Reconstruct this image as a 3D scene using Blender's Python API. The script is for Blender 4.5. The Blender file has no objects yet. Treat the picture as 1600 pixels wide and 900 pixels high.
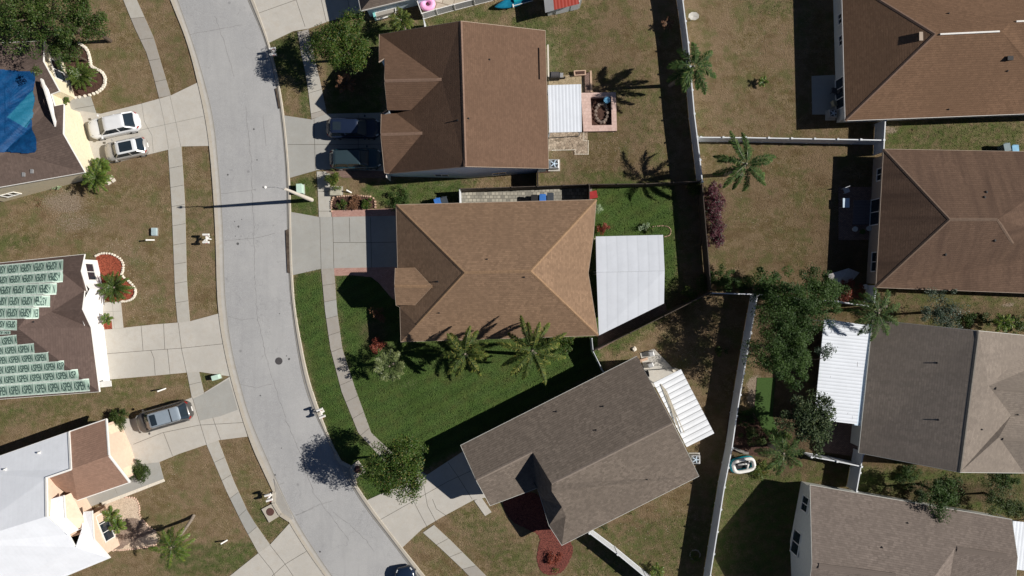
import bpy, bmesh, math, random
import numpy as np
from mathutils import Vector, Matrix
from mathutils.bvhtree import BVHTree
from mathutils.geometry import tessellate_polygon
R = math.radians
rnd = random.Random(7)
sc = bpy.context.scene
COL = sc.collection
# ------------------------------------------------------------------ camera, sky, sun, exposure
S = 0.058          # metres per photo pixel on the ground
H = 64.0           # flying height
cam_d = bpy.data.cameras.new('camera'); cam = bpy.data.objects.new('camera', cam_d); COL.objects.link(cam)
cam.location = (0, 0, H); cam_d.sensor_width = 36; cam_d.lens = 36 * H / (1600 * S); cam_d.clip_end = 2000; cam_d.clip_start = 1
sc.camera = cam
EL, AZ = R(37.5), R(3.6)
w = bpy.data.worlds.new('World'); sc.world = w; w.use_nodes = True
wn = w.node_tree; bg = wn.nodes['Background']
sky = wn.nodes.new('ShaderNodeTexSky'); sky.sky_type = 'NISHITA'; sky.sun_disc = False
sky.sun_elevation = EL; sky.sun_rotation = R(90) - AZ; sky.air_density = 0.45; sky.dust_density = 0.0
wn.links.new(sky.outputs[0], bg.inputs[0]); bg.inputs[1].default_value = 0.05
sun_d = bpy.data.lights.new('sun', 'SUN'); sun_d.energy = 5.0; sun_d.angle = R(0.5); sun_d.color = (1.0, 0.955, 0.89)
sun = bpy.data.objects.new('sun', sun_d); COL.objects.link(sun); sun.location = (60, 5, 50)
sun.rotation_euler = Vector((-math.cos(EL) * math.cos(AZ), -math.cos(EL) * math.sin(AZ), -math.sin(EL))).to_track_quat('-Z', 'Y').to_euler()
vs = sc.view_settings; vs.view_transform = 'Standard'; vs.look = 'None'; vs.gamma = 1; vs.exposure = 0.16; vs.use_curve_mapping = False

# ------------------------------------------------------------------ helpers
def P(px, py, z=0.0):
    f = 1 - z / H
    return Vector(((px - 800) * S * f, (450 - py) * S * f, z))
def PP(p): return P(*p)
def tag(o, label=None, cat=None, group=None, kind=None):
    if label: o['label'] = label
    if cat: o['category'] = cat
    if group: o['group'] = group
    if kind: o['kind'] = kind
    return o
def thing(name, label, cat, loc=(0, 0, 0), rz=0, group=None):
    o = bpy.data.objects.new(name, None); COL.objects.link(o); o.empty_display_size = 0.3
    o.location = loc; o.rotation_euler = (0, 0, rz)
    return tag(o, label, cat, group)
def origin(o):
    v = Vector((0, 0, 0))
    while o is not None:
        v = v + o.location; o = o.parent
    return v
class MB:
    def __init__(s): s.v = []; s.f = []; s.m = []; s.uv = None; s.a = None
    def add(s, vs_, fs, mi=0):
        n = len(s.v); s.v += [tuple(q) for q in vs_]
        for f in fs: s.f.append([n + i for i in f]); s.m.append(mi)
    def box(s, c, size, rz=0, mi=0):
        cx, cy, cz = c; x, y, z = [q / 2 for q in size]; co, si = math.cos(rz), math.sin(rz)
        vs_ = []
        for dz in (-z, z):
            for dx, dy in ((-x, -y), (x, -y), (x, y), (-x, y)):
                vs_.append((cx + dx * co - dy * si, cy + dx * si + dy * co, cz + dz))
        s.add(vs_, [(3, 2, 1, 0), (4, 5, 6, 7), (0, 1, 5, 4), (1, 2, 6, 5), (2, 3, 7, 6), (3, 0, 4, 7)], mi)
    def beam(s, a, b, wd, hg, mi=0):          # box along a->b
        a, b = Vector(a), Vector(b); d = (b - a).normalized()
        u = d.cross(Vector((0, 0, 1)))
        if u.length < 1e-3: u = Vector((1, 0, 0))
        u.normalize(); n = u.cross(d).normalized()
        vs_ = []
        for p in (a, b):
            for q, r in ((-1, -1), (1, -1), (1, 1), (-1, 1)): vs_.append(p + u * q * wd / 2 + n * r * hg / 2)
        s.add(vs_, [(3, 2, 1, 0), (4, 5, 6, 7), (0, 1, 5, 4), (1, 2, 6, 5), (2, 3, 7, 6), (3, 0, 4, 7)], mi)
    def tube(s, pts, rad, n=8, mi=0, cap=True):
        pts = [Vector(p) for p in pts]
        if not isinstance(rad, (list, tuple)): rad = [rad] * len(pts)
        rings = []
        for i, p in enumerate(pts):
            d = (pts[min(i + 1, len(pts) - 1)] - pts[max(i - 1, 0)]).normalized()
            u = d.cross(Vector((0.13, 0.98, 0.1)))
            if u.length < .05: u = d.cross(Vector((1, 0, 0)))
            u.normalize(); v = d.cross(u)
            rings += [p + (u * math.cos(t * 2 * math.pi / n) + v * math.sin(t * 2 * math.pi / n)) * rad[i] for t in range(n)]
        fs = []
        for i in range(len(pts) - 1):
            for t in range(n): a = i * n + t; b = i * n + (t + 1) % n; fs.append((a, b, b + n, a + n))
        if cap: fs.append(list(range(n))[::-1]); fs.append([(len(pts) - 1) * n + t for t in range(n)])
        s.add(rings, fs, mi)
    def disc(s, c, r, z0, z1, n=20, mi=0, r2=None):
        s.tube([(c[0], c[1], z0), (c[0], c[1], z1)], [r, r if r2 is None else r2], n, mi)
    def slab(s, poly, z0, z1, mi=0):          # poly: world xy
        pl = [(p[0], p[1]) for p in poly]
        ar = sum(pl[i][0] * pl[(i + 1) % len(pl)][1] - pl[(i + 1) % len(pl)][0] * pl[i][1] for i in range(len(pl)))
        if ar < 0: pl = pl[::-1]
        n = len(pl)
        tri = tessellate_polygon([[Vector((p[0], p[1], 0)) for p in pl]])
        vs_ = [(p[0], p[1], z1) for p in pl] + [(p[0], p[1], z0) for p in pl]
        fs = []
        for t in tri:
            a, b, c = [Vector(pl[i]) for i in t]
            t = list(t)
            if (b - a).cross(c - a) < 0: t = t[::-1]
            fs.append(t)
        fs += [(i, i + n, (i + 1) % n + n, (i + 1) % n) for i in range(n)]
        s.add(vs_, fs, mi)
    def stone(s, c, r, h, seed, mi=0):
        q = random.Random(seed); n = 7; ang = [2 * math.pi * i / n + q.uniform(-.2, .2) for i in range(n)]
        a = [(c[0] + r * q.uniform(.8, 1.15) * math.cos(t), c[1] + r * q.uniform(.8, 1.15) * math.sin(t), c[2]) for t in ang]
        b = [(c[0] + (p[0] - c[0]) * .65, c[1] + (p[1] - c[1]) * .65, c[2] + h * q.uniform(.8, 1.1)) for p in a]
        s.add(a + b, [(i, (i + 1) % n, (i + 1) % n + n, i + n) for i in range(n)] + [list(range(n, 2 * n))], mi)
    def build(s, name, mats, parent=None, smooth=False, local=False):
        me = bpy.data.meshes.new(name)
        vs_ = s.v
        if parent is not None and not local:
            o0 = origin(parent); vs_ = [(p[0] - o0.x, p[1] - o0.y, p[2] - o0.z) for p in s.v]
        me.from_pydata(vs_, [], s.f)
        if not isinstance(mats, (list, tuple)): mats = [mats]
        for m in mats: me.materials.append(m)
        me.polygons.foreach_set('material_index', s.m)
        if smooth: me.polygons.foreach_set('use_smooth', [True] * len(me.polygons))
        if s.uv is not None:
            l = me.uv_layers.new(name='UVMap'); l.data.foreach_set('uv', np.array(s.uv, dtype=np.float32).ravel())
        me.update()
        o = bpy.data.objects.new(name, me); COL.objects.link(o)
        if parent is not None: o.parent = parent
        return o
def struct(o): o['kind'] = 'structure'; return o
def bevel(o, wdt=.02, seg=1):
    m = o.modifiers.new('b', 'BEVEL'); m.width = wdt; m.segments = seg; m.limit_method = 'ANGLE'; return o

# ------------------------------------------------------------------ materials
class NT:
    def __init__(s, name):
        s.m = bpy.data.materials.new(name); s.m.use_nodes = True; s.t = s.m.node_tree; s.b = s.t.nodes['Principled BSDF']
        s.b.inputs['Specular IOR Level'].default_value = .25
    def n(s, typ, **k):
        nd = s.t.nodes.new(typ)
        for a, b in k.items(): setattr(nd, a, b)
        return nd
    def l(s, a, b): s.t.links.new(a, b)
    def coord(s, out='Object', scale=(1, 1, 1), rot=(0, 0, 0)):
        tc = s.n('ShaderNodeTexCoord'); mp = s.n('ShaderNodeMapping'); s.l(tc.outputs[out], mp.inputs[0])
        mp.inputs['Scale'].default_value = scale; mp.inputs['Rotation'].default_value = rot; return mp.outputs[0]
    def geo(s, scale=(1, 1, 1)):
        g = s.n('ShaderNodeNewGeometry'); mp = s.n('ShaderNodeMapping'); s.l(g.outputs['Position'], mp.inputs[0]); mp.inputs['Scale'].default_value = scale; return mp.outputs[0]
    def noise(s, vec, scale, detail=3, rough=.6):
        nd = s.n('ShaderNodeTexNoise'); s.l(vec, nd.inputs['Vector']); nd.inputs['Scale'].default_value = scale
        nd.inputs['Detail'].default_value = detail; nd.inputs['Roughness'].default_value = rough; return nd.outputs['Fac']
    def ramp(s, fac, stops):
        nd = s.n('ShaderNodeValToRGB'); s.l(fac, nd.inputs[0]); e = nd.color_ramp.elements
        while len(e) < len(stops): e.new(.5)
        for i, (p, c) in enumerate(stops):
            e[i].position = p; e[i].color = (c, c, c, 1) if isinstance(c, (int, float)) else (c[0], c[1], c[2], 1)
        return nd.outputs[0]
    def mix(s, fac, a, b, mode='MIX'):
        nd = s.n('ShaderNodeMix', data_type='RGBA', blend_type=mode)
        for k, val in ((0, fac), (6, a), (7, b)):
            sock = nd.inputs[k]
            if isinstance(val, (int, float)): sock.default_value = val if k == 0 else (val, val, val, 1)
            elif isinstance(val, (tuple, list)): sock.default_value = (val[0], val[1], val[2], 1)
            else: s.l(val, sock)
        return nd.outputs[2]
    def math(s, op, a, b=None):
        nd = s.n('ShaderNodeMath', operation=op)
        for i, v in enumerate((a, b)):
            if v is None: continue
            if isinstance(v, (int, float)): nd.inputs[i].default_value = v
            else: s.l(v, nd.inputs[i])
        return nd.outputs[0]
    def bump(s, h, strength=.5, dist=.02):
        nd = s.n('ShaderNodeBump'); s.l(h, nd.inputs['Height']); nd.inputs['Strength'].default_value = strength; nd.inputs['Distance'].default_value = dist
        s.l(nd.outputs[0], s.b.inputs['Normal'])
    def out(s, col, rough=.8, metal=0, spec=None):
        if isinstance(col, (tuple, list)): s.b.inputs['Base Color'].default_value = (col[0], col[1], col[2], 1)
        else: s.l(col, s.b.inputs['Base Color'])
        if isinstance(rough, (int, float)): s.b.inputs['Roughness'].default_value = rough
        else: s.l(rough, s.b.inputs['Roughness'])
        s.b.inputs['Metallic'].default_value = metal
        if spec is not None: s.b.inputs['Specular IOR Level'].default_value = spec
        return s.m
def sc3(c, k): return tuple(min(1, q * k) for q in c)
def m_plain(name, c, rough=.6, metal=0, var=.18, scale=3, spec=None, bump=0):
    t = NT(name); g = t.geo(); n1 = t.noise(g, scale, 4); col = t.mix(t.ramp(n1, [(.3, 0), (.7, 1)]), sc3(c, 1 - var), sc3(c, 1 + var))
    if bump: t.bump(t.noise(g, scale * 6, 3), bump, .02)
    return t.out(col, rough, metal, spec)
def m_concrete(name, c, stain=.35, warm=(.8, .7, .58)):
    t = NT(name); g = t.geo()
    big = t.noise(g, .35, 5, .65); mid = t.noise(g, 1.9, 5, .7); fine = t.noise(g, 26, 3, .7)
    col = t.mix(t.ramp(fine, [(.25, 0), (.75, 1)]), sc3(c, .86), sc3(c, 1.12))
    col = t.mix(t.math('MULTIPLY', t.ramp(mid, [(.45, 0), (.75, 1)]), stain), col, tuple(c[i] * warm[i] for i in range(3)))
    col = t.mix(t.math('MULTIPLY', t.ramp(big, [(.42, 0), (.62, 1)]), .5), col, sc3(c, .84))
    g2 = t.noise(g, .9, 6, .75)
    col = t.mix(t.math('MULTIPLY', t.ramp(g2, [(.6, 0), (.72, 1)]), .3), col, sc3(c, .62))
    t.bump(fine, .25, .01)
    return t.out(col, .9)
def m_road():
    t = NT('asphalt_road'); g = t.geo(); c = (.40, .398, .398)
    fine = t.noise(g, 22, 4, .8); mid = t.noise(g, 2.2, 5, .7); big = t.noise(g, .22, 5, .6)
    st = t.noise(t.geo((1.4, .12, 1)), 1.3, 4, .6)
    col = t.mix(t.ramp(fine, [(.36, 0), (.64, 1)]), sc3(c, .66), sc3(c, 1.22))
    col = t.mix(t.ramp(t.noise(g, 6.5, 4, .8), [(.4, .0), (.68, .4)]), col, sc3(c, .72))
    col = t.mix(t.ramp(mid, [(.35, .0), (.7, .45)]), col, sc3(c, .78))
    col = t.mix(t.ramp(big, [(.4, .0), (.62, .55)]), col, (.44, .435, .425))
    col = t.mix(t.ramp(st, [(.5, 0), (.7, .32)]), col, sc3(c, .74))
    vo = t.n('ShaderNodeTexVoronoi', feature='DISTANCE_TO_EDGE'); wob = t.n('ShaderNodeVectorMath', operation='ADD')
    nz = t.n('ShaderNodeTexNoise'); nz.inputs['Scale'].default_value = .8; nz.inputs['Detail'].default_value = 4; t.l(g, nz.inputs['Vector'])
    sub = t.n('ShaderNodeVectorMath', operation='SCALE'); t.l(nz.outputs['Color'], sub.inputs[0]); sub.inputs['Scale'].default_value = 2.2
    t.l(g, wob.inputs[0]); t.l(sub.outputs[0], wob.inputs[1]); t.l(wob.outputs[0], vo.inputs['Vector']); vo.inputs['Scale'].default_value = .13
    cr = t.ramp(vo.outputs['Distance'], [(.0, .35), (.004, .0)])
    msk = t.ramp(t.noise(g, .3, 2), [(.45, 0), (.55, 1)])
    col = t.mix(t.math('MULTIPLY', cr, msk), col, sc3(c, .42))
    spot = t.n('ShaderNodeTexVoronoi'); t.l(g, spot.inputs['Vector']); spot.inputs['Scale'].default_value = .42
    col = t.mix(t.ramp(spot.outputs['Distance'], [(.03, .5), (.07, 0)]), col, sc3(c, .4))
    t.bump(fine, .5, .012)
    return t.out(col, .92)
def grass_nodes(t, g, k=1.0):
    at = t.n('ShaderNodeAttribute', attribute_name='cover'); sp = t.n('ShaderNodeSeparateColor'); t.l(at.outputs['Color'], sp.inputs[0])
    a3 = t.n('ShaderNodeAttribute', attribute_name='cover2'); sp2 = t.n('ShaderNodeSeparateColor'); t.l(a3.outputs['Color'], sp2.inputs[0])
    fine = t.noise(g, 9, 5, .8); fine2 = t.noise(g, 30, 3, .8); mid = t.noise(g, 1.6, 5, .7); big = t.noise(g, .3, 4, .6)
    vf = t.noise(g, 15, 4, .85)
    br = t.mix(t.ramp(fine, [(.39, 0), (.61, 1)]), sc3((.108, .079, .043), k), sc3((.330, .250, .152), k))
    br = t.mix(t.ramp(mid, [(.42, 0), (.60, .75)]), br, sc3((.125, .098, .038), k))
    br = t.mix(t.ramp(big, [(.42, 0), (.58, .7)]), br, sc3((.235, .165, .105), k))
    br = t.mix(t.ramp(t.noise(t.geo((1, 1.6, 1)), .42, 6, .75), [(.50, 0), (.64, .7)]), br, sc3((.135, .092, .048), k))
    br = t.mix(t.ramp(t.noise(g, 3.0, 5, .8), [(.62, 0), (.72, .6)]), br, sc3((.30, .235, .155), k))
    br = t.mix(t.ramp(t.noise(g, .55, 5, .7), [(.50, 0), (.64, .75)]), br, sc3((.120, .126, .048), k))
    br = t.mix(t.ramp(vf, [(.51, 0), (.64, .55)]), br, sc3((.075, .058, .030), k))
    br = t.mix(t.ramp(fine2, [(.60, 0), (.72, .55)]), br, sc3((.40, .33, .22), k))
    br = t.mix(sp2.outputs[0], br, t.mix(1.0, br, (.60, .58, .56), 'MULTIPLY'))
    gr = t.mix(t.ramp(fine, [(.36, 0), (.64, 1)]), sc3((.020, .046, .009), k), sc3((.088, .138, .042), k))
    gr = t.mix(t.ramp(t.noise(g, .8, 5, .7), [(.44, 0), (.62, .75)]), gr, sc3((.085, .098, .032), k))
    gr = t.mix(t.ramp(big, [(.45, 0), (.62, .55)]), gr, sc3((.036, .070, .016), k))
    st = t.n('ShaderNodeTexWave', wave_type='BANDS', bands_direction='X'); sm = t.n('ShaderNodeMapping'); t.l(g, sm.inputs[0]); sm.inputs['Rotation'].default_value = (0, 0, R(64)); t.l(sm.outputs[0], st.inputs['Vector']); st.inputs['Scale'].default_value = .30; st.inputs['Distortion'].default_value = 1.5; st.inputs['Detail'].default_value = 2
    gr = t.mix(t.math('MULTIPLY', st.outputs['Fac'], .28), gr, sc3((.090, .155, .034), k))
    gr = t.mix(t.ramp(vf, [(.53, 0), (.64, .7)]), gr, sc3((.012, .028, .006), k))
    gr = t.mix(t.ramp(fine2, [(.62, 0), (.76, .35)]), gr, sc3((.13, .16, .06), k))
    gm = t.math('ADD', sp.outputs[0], t.math('MULTIPLY', t.math('SUBTRACT', mid, .5), t.math('MULTIPLY', t.math('MULTIPLY', sp.outputs[0], t.math('SUBTRACT', 1.0, sp.outputs[0])), 9.0)))
    col = t.mix(t.ramp(gm, [(.05, 0), (.95, 1)]), br, gr)
    sand = t.mix(t.ramp(fine, [(.35, 0), (.7, 1)]), (.17, .125, .085), (.38, .31, .24))
    bm = t.math('ADD', t.math('MULTIPLY', sp.outputs[1], 1.5), t.math('MULTIPLY', t.math('SUBTRACT', fine, .62), 2.5))
    bm2 = t.math('MULTIPLY', t.ramp(bm, [(.15, 0), (.55, 1)]), t.ramp(sp.outputs[1], [(0, 0), (.2, 1)]))
    col = t.mix(bm2, col, sand)
    soil = t.mix(t.ramp(fine, [(.35, 0), (.7, 1)]), (.03, .021, .014), (.12, .085, .055))
    col = t.mix(sp.outputs[2], col, soil)
    return col, fine
def m_ground():
    t = NT('lawn_ground'); g = t.geo(); vf_ = t.noise(g, 4.5, 4, .8); col, fine = grass_nodes(t, g, 1.13); t.bump(t.math('ADD', fine, vf_), 1.0, .08); return t.out(col, 1.0, spec=.05)
def m_blades():
    t = NT('grass_blades'); g = t.geo(); col, fine = grass_nodes(t, g, 1.25); return t.out(col, .9, spec=.1)
def m_shingle(name, c, var=.22, streak=.3, row=.19, lichen=None):
    t = NT(name); uv = t.coord('UV')
    sx = t.n('ShaderNodeSeparateXYZ'); t.l(uv, sx.inputs[0])
    fr = t.math('FRACT', t.math('DIVIDE', sx.outputs[1], row)); cell = t.n('ShaderNodeCombineXYZ')
    ri = t.math('FLOOR', t.math('DIVIDE', sx.outputs[1], row)); off = t.math('MULTIPLY', ri, .137)
    t.l(t.math('FLOOR', t.math('DIVIDE', t.math('ADD', sx.outputs[0], off), .24)), cell.inputs[0]); t.l(ri, cell.inputs[1])
    wn_ = t.n('ShaderNodeTexWhiteNoise', noise_dimensions='2D'); t.l(cell.outputs[0], wn_.inputs['Vector'])
    fine = t.noise(uv, 11, 4, .8); big = t.noise(uv, .22, 5, .65); mid = t.noise(uv, 1.3, 5, .75)
    mp = t.coord('UV', (1.1, .12, 1)); stk = t.noise(mp, 1.0, 5, .6)
    col = t.mix(t.math('ADD', t.math('MULTIPLY', wn_.outputs['Value'], .55), t.math('MULTIPLY', t.ramp(fine, [(.35, 0), (.65, 1)]), .45)), sc3(c, 1 - var * 1.25), sc3(c, 1 + var * 1.35))
    col = t.mix(t.ramp(fr, [(.0, .42), (.2, 0)]), col, sc3(c, .42))
    col = t.mix(t.ramp(mid, [(.42, 0), (.68, .3)]), col, sc3(c, .78))
    col = t.mix(t.ramp(big, [(.38, 0), (.62, .5)]), col, sc3(c, .80))
    col = t.mix(t.math('MULTIPLY', t.ramp(stk, [(.45, 0), (.7, 1)]), streak), col, (c[0] * .55, c[1] * .55, c[2] * .58))
    hgt = t.math('ADD', t.math('MULTIPLY', fr, -.9), t.math('MULTIPLY', fine, .7))
    t.bump(hgt, .8, .03)
    return t.out(col, .95, spec=.1)
def m_metalroof(name, c, pitch=.32, along='x', rust=.0, rough=.45, rot=0, amp=.8):
    t = NT(name); g = t.coord('UV', rot=(0, 0, rot))
    wv = t.n('ShaderNodeTexWave', wave_type='BANDS', bands_direction='X', wave_profile='SIN'); t.l(g, wv.inputs['Vector']); wv.inputs['Scale'].default_value = .314 / pitch
    seam = t.ramp(wv.outputs['Fac'], [(.0, 1), (.1, 0)])
    gg = t.geo(); n1 = t.noise(gg, .7, 5, .7); n2 = t.noise(gg, 7, 4, .7)
    col = t.mix(t.ramp(n1, [(.35, 0), (.75, .35)]), c, sc3(c, .72))
    col = t.mix(t.math('MULTIPLY', seam, .55 * amp), col, sc3(c, .35))
    col = t.mix(t.ramp(n2, [(.58, 0), (.75, .25)]), col, sc3(c, .6))
    if rust:
        spp = t.noise(t.coord('UV', (.6, 4, 1), (0, 0, rot)), 1.1, 3, .5)
        col = t.mix(t.ramp(spp, [(.68, 0), (.71, rust)]), col, (.09, .08, .085))
    t.bump(wv.outputs['Fac'], .6 * amp, .03)
    return t.out(col, rough, 0, .4)
def m_leaf(name, c1, c2, c3=None, gloss=.5, trans=.25):
    t = NT(name); at = t.n('ShaderNodeAttribute', attribute_name='tint')
    sp = t.n('ShaderNodeSeparateColor'); t.l(at.outputs['Color'], sp.inputs[0])
    col = t.mix(sp.outputs[0], c1, c2)
    if c3: col = t.mix(t.ramp(sp.outputs[1], [(.86, 0), (.92, 1)]), col, c3)
    t.l(col, t.b.inputs['Base Color']); t.b.inputs['Roughness'].default_value = gloss; t.b.inputs['Specular IOR Level'].default_value = .3
    tr = t.n('ShaderNodeBsdfTranslucent'); t.l(t.mix(1.0, col, (1.0, 1.25, .5), 'MULTIPLY'), tr.inputs[0])
    mx = t.n('ShaderNodeMixShader'); mx.inputs[0].default_value = trans
    outn = [n for n in t.t.nodes if n.type == 'OUTPUT_MATERIAL'][0]
    t.l(t.b.outputs[0], mx.inputs[1]); t.l(tr.outputs[0], mx.inputs[2]); t.l(mx.outputs[0], outn.inputs[0]); return t.m
def m_rock(name, cs, scale=5, joint=.06, bumpd=.05):
    t = NT(name); g = t.geo(); vo = t.n('ShaderNodeTexVoronoi'); t.l(g, vo.inputs['Vector']); vo.inputs['Scale'].default_value = scale
    sp = t.n('ShaderNodeSeparateColor'); t.l(vo.outputs['Color'], sp.inputs[0])
    st = [(i / max(1, len(cs) - 1), c) for i, c in enumerate(cs)]
    col = t.ramp(sp.outputs[0], st)
    ve = t.n('ShaderNodeTexVoronoi', feature='DISTANCE_TO_EDGE'); t.l(g, ve.inputs['Vector']); ve.inputs['Scale'].default_value = scale
    col = t.mix(t.ramp(ve.outputs['Distance'], [(0, .8), (joint, 0)]), col, sc3(cs[0], .35))
    col = t.mix(t.ramp(t.noise(g, scale * 5, 4), [(.35, 0), (.7, .35)]), col, sc3(cs[0], .6))
    t.bump(ve.outputs['Distance'], .8, bumpd); return t.out(col, .9)
def m_paver(name, c1, c2, mortar, bw=.4, bh=.2, msz=.02, rot=0):
    t = NT(name); g = t.geo(); mp = t.n('ShaderNodeMapping'); t.l(g, mp.inputs[0]); mp.inputs['Rotation'].default_value = (0, 0, rot)
    bk = t.n('ShaderNodeTexBrick'); t.l(mp.outputs[0], bk.inputs['Vector']); bk.inputs['Scale'].default_value = 1
    bk.inputs['Brick Width'].default_value = bw; bk.inputs['Row Height'].default_value = bh; bk.inputs['Mortar Size'].default_value = msz
    bk.inputs['Color1'].default_value = (*c1, 1); bk.inputs['Color2'].default_value = (*c2, 1); bk.inputs['Mortar'].default_value = (*mortar, 1)
    col = t.mix(t.ramp(t.noise(g, 3, 5, .7), [(.4, 0), (.75, .5)]), bk.outputs['Color'], sc3(c1, .6))
    t.bump(bk.outputs['Fac'], -.5, .02); return t.out(col, .9)
M = {}
M['road'] = m_road()
M['conc'] = m_concrete('concrete_pale', (.50, .475, .43))
M['conc_gray'] = m_concrete('concrete_grey', (.37, .365, .34), .3)
M['conc_side'] = m_concrete('sidewalk_concrete', (.45, .43, .385), .45)
M['conc_walk2'] = m_concrete('sidewalk_worn', (.36, .335, .30), .55)
M['kerb'] = m_concrete('kerb_concrete', (.47, .43, .365), .4)
M['gutter'] = m_concrete('gutter_concrete', (.36, .345, .32), .5)
M['joint'] = m_plain('joint_dark', (.09, .08, .065), .95)
M['joint2'] = m_plain('joint_soft', (.20, .19, .165), .95)
M['ground'] = m_ground(); M['blades'] = m_blades()
M['sh_main'] = m_shingle('shingle_tan', (.250, .162, .104), .25, .2)
M['sh_D'] = m_shingle('shingle_brown', (.150, .092, .062), .16, .12)
M['sh_A'] = m_shingle('shingle_mauve', (.125, .092, .078), .2, .15)
M['sh_B'] = m_shingle('shingle_dusty', (.118, .084, .072), .2, .15)
M['sh_C'] = m_shingle('shingle_red_brown', (.330, .205, .150), .18, .15)
M['sh_F'] = m_shingle('shingle_grey_tan', (.178, .146, .120), .3, .15)
M['sh_G'] = m_shingle('shingle_chestnut', (.195, .118, .074), .18, .1)
M['sh_H'] = m_shingle('shingle_streaked', (.145, .093, .066), .18, .75)
M['sh_I'] = m_shingle('shingle_grey', (.255, .215, .180), .18, .28)
M['sh_J'] = m_shingle('shingle_grey_pink', (.195, .160, .138), .26, .15)
M['sh_K'] = m_shingle('shingle_small', (.20, .16, .135), .2, .15)
M['wht_metal'] = m_metalroof('white_metal_roof', (.86, .88, .92), .4, rough=.5, amp=.05)
M['white'] = m_plain('white_paint', (.80, .78, .74), .5, 0, .05)
M['vinyl'] = m_plain('white_vinyl', (.66, .68, .70), .5, 0, .06)
M['cream'] = m_plain('cream_stucco', (.74, .65, .47), .8, 0, .06, 4, bump=.2)
M['whitewall'] = m_plain('white_stucco', (.82, .80, .78), .8, 0, .05, 4, bump=.2)
M['peach'] = m_plain('peach_stucco', (.72, .54, .41), .8, 0, .06, 4, bump=.2)
M['blueg'] = m_plain('blue_grey_stucco', (.55, .66, .76), .8, 0, .06, 4, bump=.2)
M['tan'] = m_plain('tan_stucco', (.42, .34, .27), .8, 0, .06, 4, bump=.2)
M['greyw'] = m_plain('pale_grey_stucco', (.58, .58, .54), .8, 0, .06, 4, bump=.2)
M['glass'] = m_plain('window_glass', (.02, .03, .04), .06, 0, .1, spec=.8)
M['dark'] = m_plain('dark_matter', (.02, .02, .022), .6)
M['rubber'] = m_plain('tyre_rubber', (.02, .02, .02), .85)
M['wood'] = m_plain('weathered_wood', (.13, .095, .07), .9, 0, .3, 6)
M['trunk'] = m_plain('palm_trunk', (.24, .20, .16), .95, 0, .3, 8, bump=.6)
M['bark'] = m_plain('tree_bark', (.10, .075, .055), .95, 0, .3, 8, bump=.6)
M['mulch'] = m_rock('red_mulch', [(.14, .03, .016), (.46, .12, .065), (.30, .07, .04)], 14, .12, .04)
M['mulch_dk'] = m_rock('maroon_mulch', [(.07, .022, .018), (.30, .095, .07), (.17, .05, .04)], 15, .15, .04)
M['mulch_br'] = m_rock('brown_mulch', [(.05, .025, .018), (.13, .07, .05), (.085, .045, .035)], 12, .12, .04)
M['pebble'] = m_rock('tan_pebbles', [(.60, .46, .34), (.82, .66, .50), (.70, .55, .42)], 11, .1, .03)
M['pebble_dk'] = m_rock('grey_gravel', [(.24, .17, .13), (.38, .29, .23), (.30, .22, .18)], 8, .1, .03)
M['edging'] = m_plain('white_edging_stone', (.72, .66, .56), .85, 0, .12, 8)
M['edging_p'] = m_plain('pinkish_edging_stone', (.52, .36, .26), .85, 0, .15, 8)
M['pinkpave'] = m_paver('pink_pavers', (.40, .22, .18), (.50, .30, .25), (.30, .20, .17), .22, .11, .012)
M['brickpave'] = m_paver('brown_brick_pavers', (.20, .13, .105), (.30, .20, .16), (.10, .07, .06), .22, .11, .014)
M['stonepave'] = m_paver('grey_stone_pavers', (.44, .41, .34), (.20, .19, .165), (.16, .15, .125), .34, .30, .03)
M['patiotan'] = m_rock('tan_flagstone', [(.30, .235, .14), (.42, .33, .21), (.36, .28, .18)], 3.5, .05, .02)
M['flag'] = m_rock('mixed_flagstone', [(.22, .17, .12), (.50, .40, .30), (.34, .26, .19)], 4, .08, .03)
M['turf'] = m_plain('artificial_turf', (.045, .085, .020), .95, 0, .2, 12, bump=.3)
M['blue'] = m_plain('blue_plastic', (.05, .17, .50), .4)
M['blue_lt'] = m_plain('light_blue_plastic', (.16, .40, .60), .4)
M['pink'] = m_plain('pink_vinyl', (.88, .42, .68), .45, 0, .06)
M['teal'] = m_plain('teal_plastic', (.01, .28, .34), .35)
M['steel'] = m_plain('galvanised_steel', (.40, .40, .40), .45, .4)
M['rustlid'] = m_plain('rusty_iron', (.10, .05, .042), .8, 0, .3, 20)
M['iron'] = m_plain('cast_iron', (.075, .07, .072), .7, 0, .2, 20)
M['greenbox'] = m_plain('pale_green_steel', (.50, .66, .56), .5, 0, .05)
M['redroof'] = m_metalroof('red_metal_roof', (.30, .035, .02), .3, rough=.5, amp=.7)
M['bluelid'] = m_plain('pale_blue_lid', (.40, .50, .52), .6)
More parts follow.
